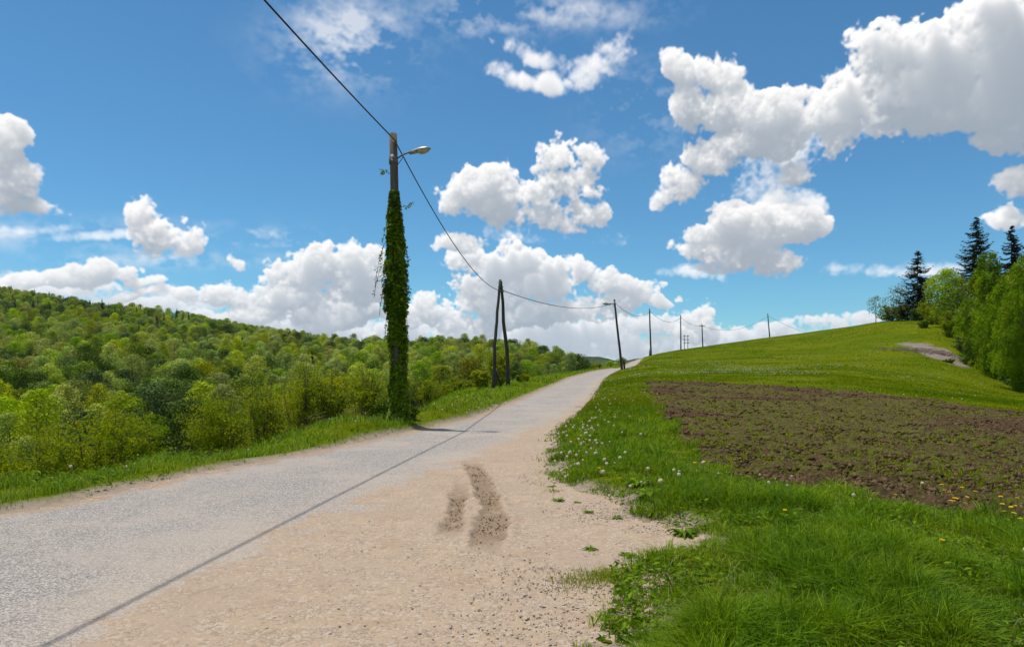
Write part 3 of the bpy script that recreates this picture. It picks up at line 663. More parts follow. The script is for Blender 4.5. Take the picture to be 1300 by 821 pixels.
def forest():
    kinds = []   # (trunk, crown, material, name, label, group, height)
    def add(ms, mat, name, lab, grp, h, w): kinds.append(dict(ms=ms, mat=mat, name=name, lab=lab, grp=grp, h=h, w=w))
    for s in (1, 2, 3): add(broadleaf(s, 12.5+s*.7, (4.6, 3.6, 4.0)[s-1], 2.0, (22, 18, 26)[s-1], 3300, .38), M['b_yel'], 'broadleaf_tree', 'round crowned tree in fresh yellow green leaf in the wood across the valley', 'yellow green trees of the valley wood', 12, .95)
    for s in (4, 5, 6): add(broadleaf(s, 12.0+.9*(s-4), (4.4, 3.3, 3.8)[s-4], 2.0, 20, 3100, .38), M['b_mid'], 'broadleaf_tree', 'mid green broadleaf tree in the wood across the valley', 'mid green trees of the valley wood', 12, 1.75)
    for s in (7, 8): add(broadleaf(s, 11.5, 4.3, 2.0, 24, 2800, .38), M['b_olive'], 'broadleaf_tree', 'olive brown budding tree in the wood across the valley', 'olive brown trees of the valley wood', 11, .5)
    for s in (9, 10): add(broadleaf(s, 12.5, 4.8, 1.6, 20, 3200, .40), M['b_dark'], 'broadleaf_tree', 'dense dark green broadleaf tree in the wood across the valley', 'dark green trees of the valley wood', 12, .60)
    add(conifer(12, 14, 2.5, 20, 8, 6, .9), M['conifer'], 'spruce_tree', 'dark pointed spruce among the broadleaf trees of the valley wood', 'dark spruces of the valley wood', 14, .16)
    # jittered grid over the slope
    g = 7.0; xs = np.arange(-560, 140, g); ys = np.arange(84, 760, g); X, Y = np.meshgrid(xs, ys)
    X = (X+rng.uniform(-.42, .42, X.shape)*g).ravel(); Y = (Y+rng.uniform(-.42, .42, Y.shape)*g).ravel()
    px = 650+F*X/Y
    ymin = np.interp(px, [-100, 250, 330, 520, 600, 790], [84, 95, 120, 170, 215, 240])
    k = (px > -110) & (px < 792) & (Y > ymin); X, Y, px = X[k], Y[k], px[k]
    z = ground_z(X, Y)
    sc = .90*rng.uniform(.60, 1.30, len(X))*np.interp(Y, [80, 130, 250], [.75, .95, 1.0])*np.interp(px, [640, 780], [1, .72])
    n = fbm(X, Y, .022, 121, 3); n2 = fbm(X, Y, .05, 123, 2)
    w = np.array([k_['w'] for k_ in kinds])[None]*np.ones((len(X), 1)); glade = (px > 165) & (px < 252) & (Y < 200)
    for j, k_ in enumerate(kinds):
        gname = k_['grp']
        if gname.startswith('yellow'): w[:, j] *= np.interp(n, [.3, .6], [.5, 1.9])
        if gname.startswith('dark green'): w[:, j] *= np.interp(n, [.35, .6], [2.4, .3])*np.where(Y < 230, 1.7, 1)
        if gname.startswith('dark green'): w[:, j] *= np.where(glade, 30, 1)
        if gname.startswith('olive'): w[:, j] *= np.interp(n2, [.35, .65], [.3, 2.2])
        if gname.startswith('dark spruces'): w[:, j] *= np.interp(n2, [.38, .6], [2.4, .1])*np.where((Y > 430) & (px < 240), 16, 1.0)
    w = w/w.sum(1, keepdims=True); kind = (w.cumsum(1) < rng.random(len(X))[:, None]).sum(1).clip(0, len(kinds)-1)
    hs = np.array([k_['h'] for k_ in kinds])[kind]*sc
    toppy = HZ-(z+hs-CAMZ)/Y*F
    verge = np.interp(px, [-100, 0, 200, 300, 500, 600, 760], [612, 600, 582, 560, 530, 505, 466])
    sky = np.interp(px, [-100, 0, 100, 200, 300, 400, 465, 500, 560, 640, 700, 740, 770, 790], [352, 360, 372, 389, 405, 418, 425, 421, 426, 432, 440, 451, 459, 460])
    ok = toppy > sky-2-6*(rng.random(len(X)) < .12)
    X, Y, z, sc, kind, px, hs, toppy = (q[ok] for q in (X, Y, z, sc, kind, px, hs, toppy)); verge = verge[ok]
    # hidden behind nearer canopy: drop
    o = np.argsort(Y); run = np.full(120, 999.0); keep = np.zeros(len(X), bool)
    for i in o:
        b = int(np.clip((px[i]+110)/8, 1, 118))
        if toppy[i] < run[b]+3: keep[i] = True
        hw = int(max(0, 2.4*F/Y[i]/8))
        body = toppy[i]+3.0*F/Y[i]
        for q in range(max(0, b-hw), min(119, b+hw)+1): run[q] = min(run[q], body)
    keep &= toppy < verge-1
    X, Y, z, sc, kind, px, hs = X[keep], Y[keep], z[keep], sc[keep], kind[keep], px[keep], hs[keep]
    print('forest trees', len(X))
    vis = (px > -5) & (px < 785)
    order = np.argsort(-(hs/Y)*vis)
    rot = rng.random(len(X))*6.283
    cnt = {}; first = {}; ind = []
    for i in order:
        if not vis[i]: continue
        g_ = kinds[kind[i]]['name']; lim = 290 if g_ == 'broadleaf_tree' else 60
        if cnt.get(g_, 0) >= lim: continue
        cnt[g_] = cnt.get(g_, 0)+1; ind.append(i)
        kk = kind[i]; k_ = kinds[kk]
        if kk not in first:
            first[kk] = plant(k_['name'], k_['ms'], ('trunk', 'crown'), (M['bark'], k_['mat']), (X[i], Y[i], z[i]), rot[i], sc[i], k_['lab'], 'tree', k_['grp'])
        else:
            c = copy_tree(first[kk]); c.location = (X[i], Y[i], z[i]); c.rotation_euler.z = rot[i]; c.scale = (sc[i],)*3
    rest = np.setdiff1d(np.arange(len(X)), ind); print('indiv', cnt, 'rest', len(rest))
    for kk, k_ in enumerate(kinds):
        if kk not in first:
            i = rest[kind[rest] == kk]
            if len(i) == 0: continue
            i = i[0]; first[kk] = plant(k_['name'], k_['ms'], ('trunk', 'crown'), (M['bark'], k_['mat']), (X[i], Y[i], z[i]), rot[i], sc[i], k_['lab'], 'tree', k_['grp']); rest = rest[rest != i]
    me = bpy.data.meshes.new('valley_wood'); me.vertices.add(len(rest)); me.vertices.foreach_set('co', np.stack([X[rest], Y[rest], z[rest]], 1).astype(np.float32).ravel())
    for nm, ty, v in (('kindid', 'INT', kind[rest]), ('turn', 'FLOAT', rot[rest]), ('size', 'FLOAT', sc[rest])):
        a = me.attributes.new(nm, ty, 'POINT'); a.data.foreach_set('value', v.astype(np.int32 if ty == 'INT' else np.float32))
    ob = link('valley_wood', me); tag(ob, 'mixed wood of fresh green broadleaf trees covering the far hillside up to the skyline', 'wood', kind='stuff')
    ng = bpy.data.node_groups.new('plant_trees', 'GeometryNodeTree')
    ng.interface.new_socket('Geometry', in_out='INPUT', socket_type='NodeSocketGeometry'); ng.interface.new_socket('Geometry', in_out='OUTPUT', socket_type='NodeSocketGeometry')
    gi = ng.nodes.new('NodeGroupInput'); go = ng.nodes.new('NodeGroupOutput'); j = ng.nodes.new('GeometryNodeJoinGeometry')
    def na(name, ty):
        n = ng.nodes.new('GeometryNodeInputNamedAttribute'); n.data_type = ty; n.inputs[0].default_value = name; return n.outputs[0]
    kid = na('kindid', 'INT'); cx = ng.nodes.new('ShaderNodeCombineXYZ'); ng.links.new(na('turn', 'FLOAT'), cx.inputs[2])
    sx = ng.nodes.new('ShaderNodeCombineXYZ'); s_ = na('size', 'FLOAT')
    for q in range(3): ng.links.new(s_, sx.inputs[q])
    for kk in sorted(first):
        oi = ng.nodes.new('GeometryNodeObjectInfo'); oi.inputs['Object'].default_value = [c for c in first[kk].children if c.name.startswith('crown')][0]; oi.inputs['As Instance'].default_value = True
        cp = ng.nodes.new('FunctionNodeCompare'); cp.data_type = 'INT'; cp.operation = 'EQUAL'
        ng.links.new(kid, cp.inputs[2]); cp.inputs[3].default_value = kk
        ip_ = ng.nodes.new('GeometryNodeInstanceOnPoints'); ng.links.new(gi.outputs[0], ip_.inputs['Points']); ng.links.new(oi.outputs['Geometry'], ip_.inputs['Instance'])
        ng.links.new(cp.outputs[0], ip_.inputs['Selection']); ng.links.new(cx.outputs[0], ip_.inputs['Rotation']); ng.links.new(sx.outputs[0], ip_.inputs['Scale'])
        ng.links.new(ip_.outputs[0], j.inputs[0])
    ng.links.new(j.outputs[0], go.inputs[0])
    md = ob.modifiers.new('plant', 'NODES'); md.node_group = ng
# ---- CLOUDS BEGIN
def make_clouds(W=1312, H=528, seed=3):
    """cumulus layers marched through a 3D density grid; az/el panorama of (alpha, sunlit) values"""
    AZ0, AZ1, EL0, EL1 = -41.0, 41.0, -2.0, 31.0
    az = np.radians(np.linspace(AZ0, AZ1, W)); el = np.radians(np.linspace(EL1, EL0, H))   # row 0 = top
    X = 650 + 867*np.tan(az)[None, :] + 0*el[:, None]
    Y = 470 - 867*np.tan(el)[:, None]/np.cos(az)[None, :]
    X = X.astype(np.float32); Y = Y.astype(np.float32)
    rng = np.random.default_rng(seed)
    def mat(N, n, off):
        t = (np.arange(N)+.5)/N*(n-3)+1+off*0
        i = np.floor(t).astype(int); f = (t-i)
        M = np.zeros((N, n), np.float32); r = np.arange(N)
        M[r, i-1] += (1-f)**3/6; M[r, i] += (3*f**3-6*f**2+4)/6
        M[r, i+1] += (-3*f**3+3*f**2+3*f+1)/6; M[r, np.minimum(i+2, n-1)] += f**3/6
        return M
    def noise3(h, w, d, cell):
        a, b, c = int(h/cell)+4, int(w/cell)+4, int(d/cell)+4
        g = rng.standard_normal((a, b, c)).astype(np.float32)
        def mm(N, n):
            t = np.arange(N)/cell+1
            i = np.floor(t).astype(int); f = (t-i).astype(np.float32)
            M = np.zeros((N, n), np.float32); r = np.arange(N)
            for k, wgt in ((-1, (1-f)**3/6), (0, (3*f**3-6*f**2+4)/6), (1, (-3*f**3+3*f**2+3*f+1)/6), (2, f**3/6)):
                np.add.at(M, (r, np.clip(i+k, 0, n-1)), wgt)
            return M
        g = np.tensordot(mm(h, a), g, (1, 0))
        g = np.tensordot(g, mm(w, b), (1, 1)).transpose(0, 2, 1)
        g = np.tensordot(g, mm(d, c), (2, 1))
        return g*2.2
    def layer(blobs, D, cell, amp, dens, depth_scale, edge, wisp=0.0, warp=0.0, light=1.0, bias=.06, rag=.55):
        bl = np.array(blobs, np.float32)
        m = 30
        sel = (X > (bl[:, 0]-bl[:, 2]).min()-m) & (X < (bl[:, 0]+bl[:, 2]).max()+m) & (Y > (bl[:, 1]-bl[:, 3]).min()-m) & (Y < (bl[:, 1]+bl[:, 3]).max()+m)
        r = np.where(sel.any(1))[0]; c = np.where(sel.any(0))[0]
        r0, r1, c0, c1 = r[0], r[-1]+1, c[0], c[-1]+1
        h, w = r1-r0, c1-c0
        x = X[r0:r1, c0:c1].copy(); y = Y[r0:r1, c0:c1].copy()
        # warp of the outline
        w1 = noise3(h, w, 1, cell*1.6)[:, :, 0]; w2 = noise3(h, w, 1, cell*1.6)[:, :, 0]
        x += w1*warp; y += w2*warp
        zz = (np.arange(D, dtype=np.float32)-D/2+.5)*depth_scale
        F = np.full((h, w, D), -9, np.float32)
        for b in bl:
            cx, cy, rx, ry = b[:4]; ang = b[4] if len(b) > 4 else 0
            q = ((x-cx)/rx)**2
            dy = (y-cy)/ry
            dy = np.where(dy > 0, dy*1.25, dy)
            q = q+dy**2
            k = q < 3.2
            if not k.any(): continue
            rr = np.where(k.any(1))[0]; cc = np.where(k.any(0))[0]
            s = (slice(rr[0], rr[-1]+1), slice(cc[0], cc[-1]+1))
            rz = min(rx, ry*1.6)
            val = 1-np.sqrt(q[s][:, :, None]+(zz/rz)[None, None, :]**2)
            val *= min(1.0, math.sqrt(ry/30.0))*1.0
            np.maximum(F[s], val, out=F[s])
        n = np.zeros_like(F); a = 1.0; tot = 0; cl = cell
        while cl > 1.6:
            nn = noise3(h, w, D, cl)
            n += a*(np.abs(nn)-.62 if wisp < .5 else -np.abs(nn)+.62); tot += a
            a *= .6; cl /= 2.03
        F += amp*n+bias
        rg = noise3(h, w, 1, cell*1.4)[:, :, 0:1]; rg2 = noise3(h, w, 1, 5)[:, :, 0:1]; rg3 = noise3(h, w, 1, 2.4)[:, :, 0:1]
        soft = np.clip(.62+rag*1.2*rg, .12, 1.5)                            # some rims crisp, some frayed
        F += (.10*rg2+.075*rg3)*soft
        ro = np.clip(F/(edge*(.5+1.6*soft)), 0, 1)**1.3*dens
        # light from above, travelling to the right and a little toward the viewer
        S = np.zeros((w, D), np.float32); L = np.empty_like(ro)
        fx = .25
        for i in range(h):
            S = S*np.where(ro[i] > .01, .985, .93)+ro[i]
            sh = np.empty_like(S); sh[1:] = S[:-1]; sh[0] = S[0]
            S = S*(1-fx)+sh*fx
            # slight spread
            S[1:-1] = S[1:-1]*.86+.07*(S[:-2]+S[2:])
            S[:, 1:-1] = S[:, 1:-1]*.86+.07*(S[:, :-2]+S[:, 2:])
            L[i] = S
        sun = .50*np.exp(-.36*L)+.33*np.exp(-.075*L)+.17*np.exp(-.02*L)
        # march front to back
        T = np.ones((h, w), np.float32); C = np.zeros((h, w), np.float32)
        for k in range(D):
            al = 1-np.exp(-ro[:, :, k]*light)
            C += T*al*sun[:, :, k]; T *= 1-al
        A = np.zeros((H, W), np.float32); B = np.zeros((H, W), np.float32)
        A[r0:r1, c0:c1] = 1-T; B[r0:r1, c0:c1] = C/np.maximum(1-T, 1e-3)
        return A, B
    big = [(1300,75,90,75),(1225,75,95,58),(1150,70,70,55),(1115,125,85,50),(1190,130,90,50),(1060,140,60,44),(1270,135,80,55),
           (1290,30,60,28),(1160,42,42,30),(1215,45,40,26),(870,95,34,30),(915,92,38,28),(880,130,36,38),(930,130,48,40),(985,145,50,36),(1030,145,40,30),(945,175,50,24),
           (905,200,38,28),(868,235,36,28),(845,250,20,14),(1270,180,38,24),(1300,235,30,20),(1285,285,32,18),
           (1000,205,30,22),(1010,285,56,34),(960,300,60,30),(935,318,60,26),(900,320,50,20),(905,305,34,20),(880,318,24,14),(985,325,48,22),(1045,285,28,20),(900,342,20,8),
           (700,198,44,34),(735,190,24,18),(715,235,44,26),(680,255,36,24),(740,264,34,22),(700,280,48,18),(668,215,16,18),
           (605,240,44,34),(575,255,26,22),(620,262,36,20),(585,305,30,17),(645,275,24,16),
           (6,175,34,36),(14,240,36,36),(48,270,48,11),(0,205,28,34),
           (186,268,24,20),(212,290,36,26),(250,301,26,18),(198,280,26,20),(1205,150,120,36)]
    bankC = [(80,372,120,20),(220,388,110,20),(350,405,110,22),(480,420,110,22),(620,430,120,30),(740,440,110,32),(850,440,90,26),(940,438,80,20),(1020,430,70,16),(1090,415,50,10),(640,455,160,16),(800,462,120,14),(10,360,60,14)]
    thin = [(655,96,30,20),(700,98,40,26),(745,85,40,26),(782,62,26,28),(675,56,40,14),(990,240,46,40),(1020,255,40,30),(955,222,30,18),(870,352,34,10),(760,300,30,9),
            (660,300,40,10),(1000,180,60,30),(1090,170,40,22)]
    bankA = [(60,342,60,20),(120,333,46,16),(20,352,46,16),(170,352,34,12),(300,338,14,12),(395,345,44,32),(445,352,42,34),(375,375,46,28),(335,378,34,18),
             (425,395,60,30),(470,375,26,22),(280,385,52,18),(215,378,46,14),(500,402,30,16),(545,395,26,18),(575,402,30,18),(650,340,40,26),(625,375,44,26),
             (690,362,50,30),(745,352,44,22),(795,362,40,15),(835,374,34,9),(660,400,60,26),(740,395,60,22),(890,398,22,20),(905,412,26,16),(870,415,30,16),
             (600,330,24,16),(160,372,50,12),(330,400,60,20),(1285,282,26,16)]
    bankB = [(600,425,60,22),(520,418,50,18),(680,425,70,26),(760,425,60,24),(830,412,50,18),(820,440,70,16),(700,447,80,20),(940,425,40,12),(985,418,45,12),(1050,412,50,9),
             (1090,406,30,8),(440,430,70,16),(350,412,60,16),(270,402,50,12),(900,430,50,14),(60,372,90,12),(780,450,70,14),(200,390,60,12)]
    strip = [(1075,342,34,8),(1120,345,44,11),(1170,345,50,12),(1210,342,30,9),(345,305,30,3),(120,302,90,7),(40,292,60,5),(1090,348,40,7)]
    out = []
    out.append(layer(bankC, 16, 16, .30, .14, 2.2, .5, warp=8, bias=.02)+('far2',))
    out.append(layer(bankB, 22, 18, .20, .55, 2.2, .22, warp=5)+('far',))
    out.append(layer(bankA, 28, 20, .25, .55, 2.6, .20, warp=8)+('mid',))
    out.append(layer(strip, 14, 16, .18, .12, 2.0, .5, warp=4, bias=.14)+('near',))
    out.append(layer(thin, 20, 22, .32, .16, 3.0, .6, warp=12, bias=.13)+('near',))
    out.append(layer(big, 40, 30, .26, .55, 3.2, .22, warp=10, bias=.08, rag=.4)+('near',))
    # thin cirrus
    def n2(cx, cy):
        g = rng.standard_normal((H//cy+5, W//cx+5)).astype(np.float32)
        def mm(N, n, cell):
            t = np.arange(N)/cell+1; i = np.floor(t).astype(int); f = t-i
            M = np.zeros((N, n), np.float32); r = np.arange(N)
            M[r, i-1] += (1-f)**3/6; M[r, i] += (3*f**3-6*f**2+4)/6; M[r, i+1] += (-3*f**3+3*f**2+3*f+1)/6; M[r, i+2] += f**3/6
            return M
        return mm(H, g.shape[0], cy) @ g @ mm(W, g.shape[1], cx).T
    ci = np.zeros((H, W), np.float32)
    f1 = n2(60, 30)+.6*n2(26, 12)+.5*n2(12, 7)+.4*n2(6, 4)+.3*n2(3, 2)
    for cx, cy, rx, ry, s in ((440,50,75,50,.55),(690,15,130,22,.4),(620,20,90,30,.35),(60,296,130,14,.5),(200,330,130,10,.45),(345,300,60,10,.5),(820,140,60,50,.25),(130,300,160,20,.35)):
        ci = np.maximum(ci, s*np.exp(-((X-cx)/rx)**2-((Y-cy)/ry)**2))
    ci = np.clip(ci*(f1*.8+.55), 0, .55)
    A = ci; C = ci*.85                                          # premultiplied
    CB = ci*0                                                   # haze amount (premult) for the farther banks
    res_a = np.zeros((H, W), np.float32); res_l = np.zeros((H, W), np.float32); res_h = np.zeros((H, W), np.float32)
    res_a = A.copy(); res_l = C.copy()
    for a, b, kind in out:
        hz = {'far2': .6, 'far': .38, 'mid': .14, 'near': 0.}[kind]
        res_l = res_l*(1-a)+a*b; res_h = res_h*(1-a)+a*hz; res_a = res_a*(1-a)+a
    inv = 1/np.maximum(res_a, 1e-3)
    return res_a, res_l*inv, res_h*inv, (AZ0, AZ1, EL0, EL1)
# ---- CLOUDS END
HAZE = .00003

# ------------------------------------------------------------------ poles, lamps, cables
def lampset(parent, base, head, size):
    """bracket arm, housing and glass bowl, all parts of the pole they are bolted to"""
    b = np.array(base); h = np.array(head); m = MB()
    s = np.linspace(0, 1, 7)[:, None]; C = b*(1-s)+h*s+np.array([0, 0, .06])*size*np.sin(s*3.14)
    m.tube(C, .022*size, 7); m.tube([b-[0, 0, .10*size], b+[0, 0, .10*size]], .035*size, 7)
    m.tube([b-[0, 0, .22*size], b*.6+h*.4], .012*size, 5)
    link('lamp_arm', m.mesh('lamp_arm', True), M['steel'], parent)
    d = unit((h-b)[None])[0]; d[2] = .10; d = d/np.linalg.norm(d); side = np.cross(d, [0, 0, 1.]); side /= np.linalg.norm(side); up = np.cross(side, d)
    def shell(ts, ws, hs, sgn, c, nseg=14):
        V = []; 
        for t, w, hh in zip(ts, ws, hs):
            for k in range(nseg+1):
                a = math.pi*k/nseg; V.append(c+d*t+side*w*math.cos(a)+up*sgn*hh*math.sin(a))
        V = np.array(V); n = nseg+1; Q = []
        for i in range(len(ts)-1):
            for k in range(nseg): Q.append((i*n+k, i*n+k+1, (i+1)*n+k+1, (i+1)*n+k))
        return V, Q
    z = size
    m = MB()
    m.add(*shell(np.array([-.20, -.19, -.05, .08, .25, .36, .42, .43])*z, np.array([.01, .06, .075, .115, .13, .105, .05, .005])*z, np.array([.01, .055, .065, .085, .09, .07, .035, .004])*z, 1, h))
    m.add(*shell(np.array([-.20, -.19, -.05, .02, .05])*z, np.array([.01, .06, .075, .075, .01])*z, np.array([.01, .05, .055, .05, .01])*z, -1, h))
    hd = link('lamp_head', m.mesh('lamp_head', True), M['lamp'], parent)
    m = MB(); m.add(*shell(np.array([.04, .06, .14, .26, .36, .41])*z, np.array([.01, .09, .112, .115, .085, .01])*z, np.array([.01, .06, .095, .095, .06, .005])*z, -1, h-up*.004))
    link('lamp_bowl', m.mesh('lamp_bowl', True), M['bowl'], parent)
def pole_pts(b, t, n=9, wob=.02, seed=0):
    r = np.random.default_rng(seed); s = np.linspace(0, 1, n)[:, None]; b = np.array(b); t = np.array(t)
    C = b*(1-s)+t*s; w = np.cumsum(r.normal(0, wob, (n, 2)), 0); w -= w[0]+(w[-1]-w[0])*s
    C[:, :2] += w; return C
def rel(P, o): return np.asarray(P)-np.array(o)
def ring(mb, P, h, r, k=.02):
    mb.tube([np.array(P)-[0, 0, h/2], np.array(P)+[0, 0, h/2]], r, 12)
def poles():
    out = {}
    # 1 - the ivy pole
    b = np.array([-3.15, 19.0, float(ground_z(-3.15, 19.0))]); t = W(499, 170, 19.0)
    o = empty('utility_pole', b); tag(o, 'tall wooden pole wrapped in ivy with a street lamp on a bracket near its top', 'utility pole', 'poles of the roadside power line')
    m = MB(); C = pole_pts([0, 0, -.4], t-b, 10, .012, 1); m.tube(C, np.linspace(.155, .105, 10), 14); link('shaft', m.mesh('shaft', True), M['pole'], o)
    L0 = W(503, 203, 19.0)-b; L0[0] -= .02; L1 = W(528, 192.5, 18.85)-b
    m = MB(); ring(m, (C[-1]*.90+C[0]*.10)+[0, 0, .06], .10, .125); link('clamp', m.mesh('clamp', True), M['steel'], o); m = MB(); ring(m, L0-[.06, 0, 0], .24, .122); link('clamp', m.mesh('clamp', True), M['steel'], o)
    lampset(o, L0, L1, 1.0)
    att = W(502, 180, 18.87); m = MB(); m.tube([att-b+[-.1, .0, 0], att-b+[.02, 0, 0]], .018, 6); m.tube([att-b+[0, 0, -.07], att-b+[0, 0, .05]], [.035, .02], 8)
    link('cable_hook', m.mesh('cable_hook', True), M['steel'], o); out[1] = att
    # 2 - the A-frame pair
    bl = W(626, 497, 47.5); br = W(646, 491, 49.5); bl[2] = ground_z(bl[0], bl[1]); br[2] = ground_z(br[0], br[1]); tp = W(635, 356, 48.6)
    b = (bl+br)/2; o = empty('utility_pole', b); tag(o, 'pair of old crooked wooden poles leaning together as an A frame beside the road', 'utility pole', 'poles of the roadside power line')
    m = MB(); C = np.array([bl-[0, 0, .4], W(628, 440, 47.7), W(631, 405, 48.1), tp+[-.02, 0, .05]])-b
    s = np.linspace(0, 3, 12); C = np.stack([np.interp(s, range(4), C[:, k]) for k in range(3)], 1); C[:, 0] += np.random.default_rng(4).normal(0, .018, 12); m.tube(C, np.linspace(.135, .09, 12), 9); link('leg', m.mesh('leg', True), M['oldpole'], o)
    m = MB(); C = np.array([br-[0, 0, .4], W(643.5, 445, 49.3), W(639, 405, 49), W(636.5, 360, 48.8)])-b
    C = np.stack([np.interp(s, range(4), C[:, k]) for k in range(3)], 1); C[:, 0] += np.random.default_rng(5).normal(0, .022, 12); m.tube(C, np.linspace(.165, .095, 12), 9); link('leg', m.mesh('leg', True), M['oldpole'], o)
    m = MB(); m.tube([W(629, 470, 47.8)-b, W(637, 491, 48.6)-b], [.09, .10], 7); link('brace', m.mesh('brace', True), M['oldpole'], o)
    m = MB(); m.tube([tp-b+[-.16, 0, -.45], tp-b+[.22, 0.1, -.45]], .035, 6); link('clamp', m.mesh('clamp', True), M['steel'], o); m = MB(); ring(m, tp-b+[.02, .1, -.12], .16, .14); link('pole_cap', m.mesh('pole_cap', True), M['steel'], o)
    att = W(639, 369, 48.6); m = MB(); m.tube([att-b+[-.14, .1, 0], att-b], .02, 6); m.tube([att-b+[0, 0, -.10], att-b+[0, 0, .08]], [.06, .035], 8); link('insulator', m.mesh('insulator', True), M['porc'], o); out[2] = att
    # 3..8
    spec = [(3, (790, 462), (780, 380), 92, 'leaning dark pole with a small street lamp where the road tops the rise', .16, True),
            (4, (826.5, 448.5), (824.6, 392), 136, 'upright dark pole bolted to a stub, next up the hill from the leaning lamp pole', .16, False),
            (5, (864.5, 443), (864, 400), 172, 'thin straight pole on the hill crest just left of the two pylons with crossbars', .16, False),
            (6, (892.6, 440), (891, 411), 176, 'short pole with a crossbar on the crest just right of the two small pylons', .15, False),
            (7, (977.5, 429), (974.6, 398), 181, 'lone thin pole standing farthest right on the grassy crest', .15, False)]
    for k, bp, tpx, Y, lab, rad, lamp in spec:
        b = W(bp[0], bp[1], Y); b[2] = float(ground_z(b[0], Y)); t = W(tpx[0], tpx[1], Y)
        o = empty('utility_pole', b); tag(o, lab, 'utility pole', 'poles of the roadside power line')
        m = MB(); m.tube(pole_pts([0, 0, -.5], t-b, 7, .015, k), np.linspace(rad*1.15, rad*.75, 7), 9); link('shaft', m.mesh('shaft', True), M['oldpole'], o)
        if k in (3, 4):
            sx = .34 if k == 3 else -.32
            m = MB(); m.tube([(sx, .05, -.4), (sx*.62, 0, 1.35)], .13, 8); m.box((sx*.5, 0, .9), (.42, .3, .10)); link('stub', m.mesh('stub'), M['conc'] if k == 4 else M['oldpole'], o)
        if lamp: lampset(o, W(779.5, 386.5, Y)-b, W(772, 386, Y-.3)-b, 1.9)
        att = W(tpx[0]+.8, tpx[1]+(4 if k == 3 else 3), Y-.2)
        m = MB(); m.tube([att-b+[-.12, 0, 0], att-b], .03, 6); m.tube([att-b+[0, 0, -.12], att-b+[0, 0, .12]], [.08, .05], 8)
        if k == 6: m.box(t-b+[0, -.2, -.5], (1.5, .14, .14))
        link('insulator', m.mesh('insulator'), M['porc'] if k != 6 else M['oldpole'], o); out[k] = att
    for px, lab in ((868.9, 'left one of two small pylons with crossbars far behind the hill crest'), (873.2, 'right one of two small pylons with crossbars far behind the hill crest')):
        Y = 300.0; b = W(px, 446, Y); b[2] = float(ground_z(b[0], Y)); o = empty('power_pylon', b); tag(o, lab, 'pylon', 'small pylons behind the crest')
        t = W(px, 425, Y)-b; m = MB(); m.tube([(0, 0, -.5), t], [.22, .16], 6); link('mast', m.mesh('mast'), M['conc'], o)
        for dz in (.5, 2.1, 3.6): m = MB(); m.box(t-[0, 0.1, dz], (1.15, .22, .22)); link('crossbar', m.mesh('crossbar'), M['oldpole'], o)
    # cables
    A = {0: np.array([-6.5, -15, 7.95]), **out, 8: W(1062, 430, 205)}
    labs = ['thick black cable rising from the ivy pole out over the road toward the viewer', 'black cable sagging from the ivy pole down to the A frame poles', 'black cable hanging between the A frame poles and the leaning lamp pole',
            'thin cable sagging between the leaning lamp pole and the pole with the stub', 'thin cable sagging from the pole with the stub to the thin pole on the crest', 'short thin cable dipping to the pole with the crossbar',
            'long thin cable running along the crest to the farthest right pole', 'faint cable leaving the farthest right pole down behind the hill']
    sag = [None, 1.03, 1.0, 1.35, 1.6, .7, 2.2, 1.2]; rads = [.018, .019, .026, .030, .032, .030, .030, .028]
    for k in range(8):
        a, b = A[k], A[k+1]; s = np.linspace(0, 1, 60)[:, None]; C = a*(1-s)+b*s
        if k == 0: C[:, 2] = 7.40+(C[:, 1]-2)**2*.0019
        else: C[:, 2] -= 4*sag[k]*(s*(1-s))[:, 0]
        if k == 5: C[:, 2] = C[:, 2]
        m = MB(); m.tube(C-a, rads[k], 6)
        o = link('power_cable', m.mesh('power_cable', True), M['cable'], None, a); tag(o, labs[k], 'cable', 'spans of the roadside power line')
    # two fence posts by the far end of the road
    for px, Y, hpx, lab in ((761.5, 100, 9, 'short dark fence post on the left edge where the road tops the rise'), (775.5, 112, 6, 'lower fence post beside the road at the very top of the rise')):
        b = P3(px, Y); m = MB(); m.tube([(0, 0, -.3), (.02, 0, hpx/F*Y)], [.10, .08], 6); o = link('fence_post', m.mesh('fence_post'), M['oldpole'], None, b); tag(o, lab, 'fence post')

